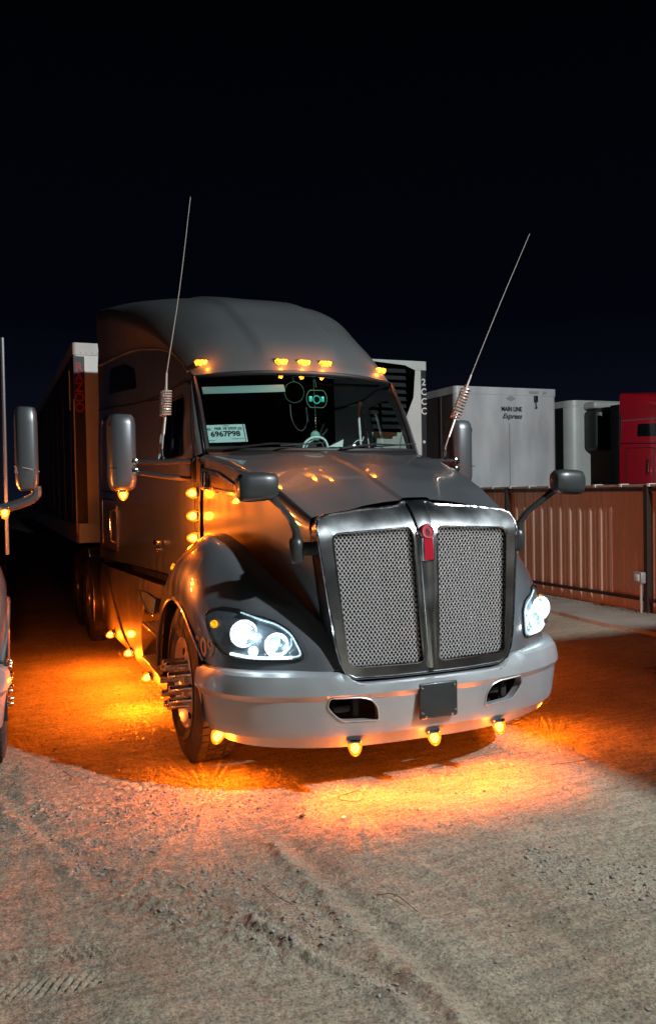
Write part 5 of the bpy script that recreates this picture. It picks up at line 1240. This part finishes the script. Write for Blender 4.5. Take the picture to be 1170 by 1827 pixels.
for z0, z1, nm in ((fh-.06, fh-.02, 'top_bar'), (.20, .245, 'bottom_bar')):
    bm = bmesh.new(); add_box(bm, Vector((FX-.125, fy0, z0))+fo, Vector((FX-.078, fy1, z1))+fo); from_bm(nm, bm, M['steel_dark'], fe, smooth=False)
bm = bmesh.new(); add_box(bm, Vector((FX-.135, fy0, fh))+fo, Vector((FX+.02, fy1, fh+.035))+fo, .004); from_bm('cap_rail', bm, M['fence_cap'], fe, smooth=False)
cb = bmesh.new(); add_box(cb, (-.085, -.03, -.03), (.06, .03, .014), .006); clip = from_bm('cap_clip', cb, M['white_plastic'], fe); clip.location = Vector((FX-.06, 1.2, fh+.03))+fo
for k in range(1, 30):
    q = clip.copy(); COL.objects.link(q); q.parent = fe; q.location = Vector((FX-.06, 1.2+.52*k, fh+.03))+fo
# grey latch box on a thin post at the gate
lb = thing('latch_box', 'small grey metal box on a thin pale post against the dark fence post', 'box', (FX-.2, 4.45, 0))
bm = bmesh.new(); add_box(bm, (-.05, -.12, .45), (.03, .05, .60), .01); from_bm('box_body', bm, M['grey_metal'], lb)
bm = bmesh.new(); add_box(bm, (-.058, -.08, .48), (-.048, .01, .57), .004); from_bm('box_lid', bm, M['white_plastic'], lb)
tube('thin_post', [(-.01, -.07, 0), (-.01, -.07, .46)], .018, M['grey_metal'], lb, 8)
# leaves and litter gathered at the foot of the fence
rs2 = np.random.RandomState(11); VV, FF = [], []
for k in range(900):
    yv = rs2.uniform(1, 12); c = np.array([FX-.16-abs(rs2.randn())*.09, yv, .055+rs2.rand()*.02]); s = rs2.uniform(.008, .026); a = rs2.rand()*6.28; t_ = rs2.uniform(-.5, .5)
    e1 = np.array([math.cos(a), math.sin(a), t_])*s; e2 = np.array([-math.sin(a), math.cos(a), rs2.uniform(-.4, .4)])*s*.5
    o_ = len(VV); VV += [c-e1, c+e2, c+e1, c-e2]; FF.append((o_, o_+1, o_+2, o_+3))
lt = from_np('dry_leaf_litter', np.array(VV), FF, M['cardboard'], smooth=False); lt['kind'] = 'stuff'

# ================================================================== small things on the ground
sc_ = thing('scrap_board', 'broken dark board lying on the dirt at the right edge', 'board', (3.45, 1.72, 0))
bm = bmesh.new(); add_box(bm, (-.22, -.05, .03), (.5, .10, .05), .004); from_bm('board', bm, M['steel_dark'], sc_, smooth=False)
bm = bmesh.new(); add_box(bm, (-.26, -.10, .055), (.45, -.03, .07), .004); from_bm('pale_strip', bm, M['wood'], sc_, smooth=False)
def twig(pts, r, label, m='wood'):
    q = [(x, y, float(ground_z(x, y))+.006+dz) for x, y, dz in pts]; o = tube('twig', q, r, M[m], None, 6, smooth=3); tag(o, label, 'twig'); return o
twig([(-.86, -.92, 0), (-.80, -.98, .01), (-.77, -1.12, 0)], .0018, 'thin pale twig on the dirt left of the middle foreground rut')
twig([(-1.28, -.62, 0), (-1.26, -.76, .006), (-1.22, -.84, 0)], .0016, 'short pale straw lying on the bare dirt at lower left')
twig([(-1.98, 1.35, 0), (-1.93, 1.15, .01), (-1.90, 1.0, 0)], .003, 'straight stick on the orange lit dirt between the trucks', 'fence_cap')
twig([(.85, .10, 0), (1.05, .06, .012), (1.2, .10, 0)], .002, 'dark curved twig on the dirt right of the bumper')
def wire_ring(cx, cy, r, label):
    pts = [(cx+r*math.cos(a)*(1+.1*math.sin(3*a)), cy+r*.9*math.sin(a), .003+.008*abs(math.sin(a*2))) for a in np.linspace(0, 5.6, 14)]
    q = [(x, y, float(ground_z(x, y))+.006+dz) for x, y, dz in pts]; tag(tube('wire_loop', q, .0016, M['black'], None, 5, smooth=3), label, 'wire')
wire_ring(-.50, .14, .075, 'thin wire loop on the orange lit dirt below the left bumper lamp')
wire_ring(.20, .30, .09, 'thin wire loop on the dirt below the licence plate bracket')
bm = bmesh.new(); add_box(bm, (-.013, -.009, 0), (.013, .009, .003), .001)
for v in bm.verts: v.co = Matrix.Rotation(.7, 3, 'Z') @ v.co
o = from_bm('paper_scrap', bm, M['white_plastic']); o.location = (-.66, -.10, float(ground_z(-.66, -.10))+.008); tag(o, 'tiny white scrap of paper on the dirt in front of the bumper', 'scrap')
bm = bmesh.new(); bmesh.ops.create_icosphere(bm, subdivisions=2, radius=.014); 
for v in bm.verts: v.co = Vector((v.co.x*1.3, v.co.y, v.co.z*.6))*(1+.15*math.sin(v.co.x*90))
o = from_bm('clod', bm, M['wood']); o.location = (-.85, .02, float(ground_z(-.85, .02))+.012); tag(o, 'dark rusty clod on the dirt in front of the wheel', 'clod')

# bookkeeping: every mesh copy of the trucks must share one naming scheme
bpy.context.view_layer.update()
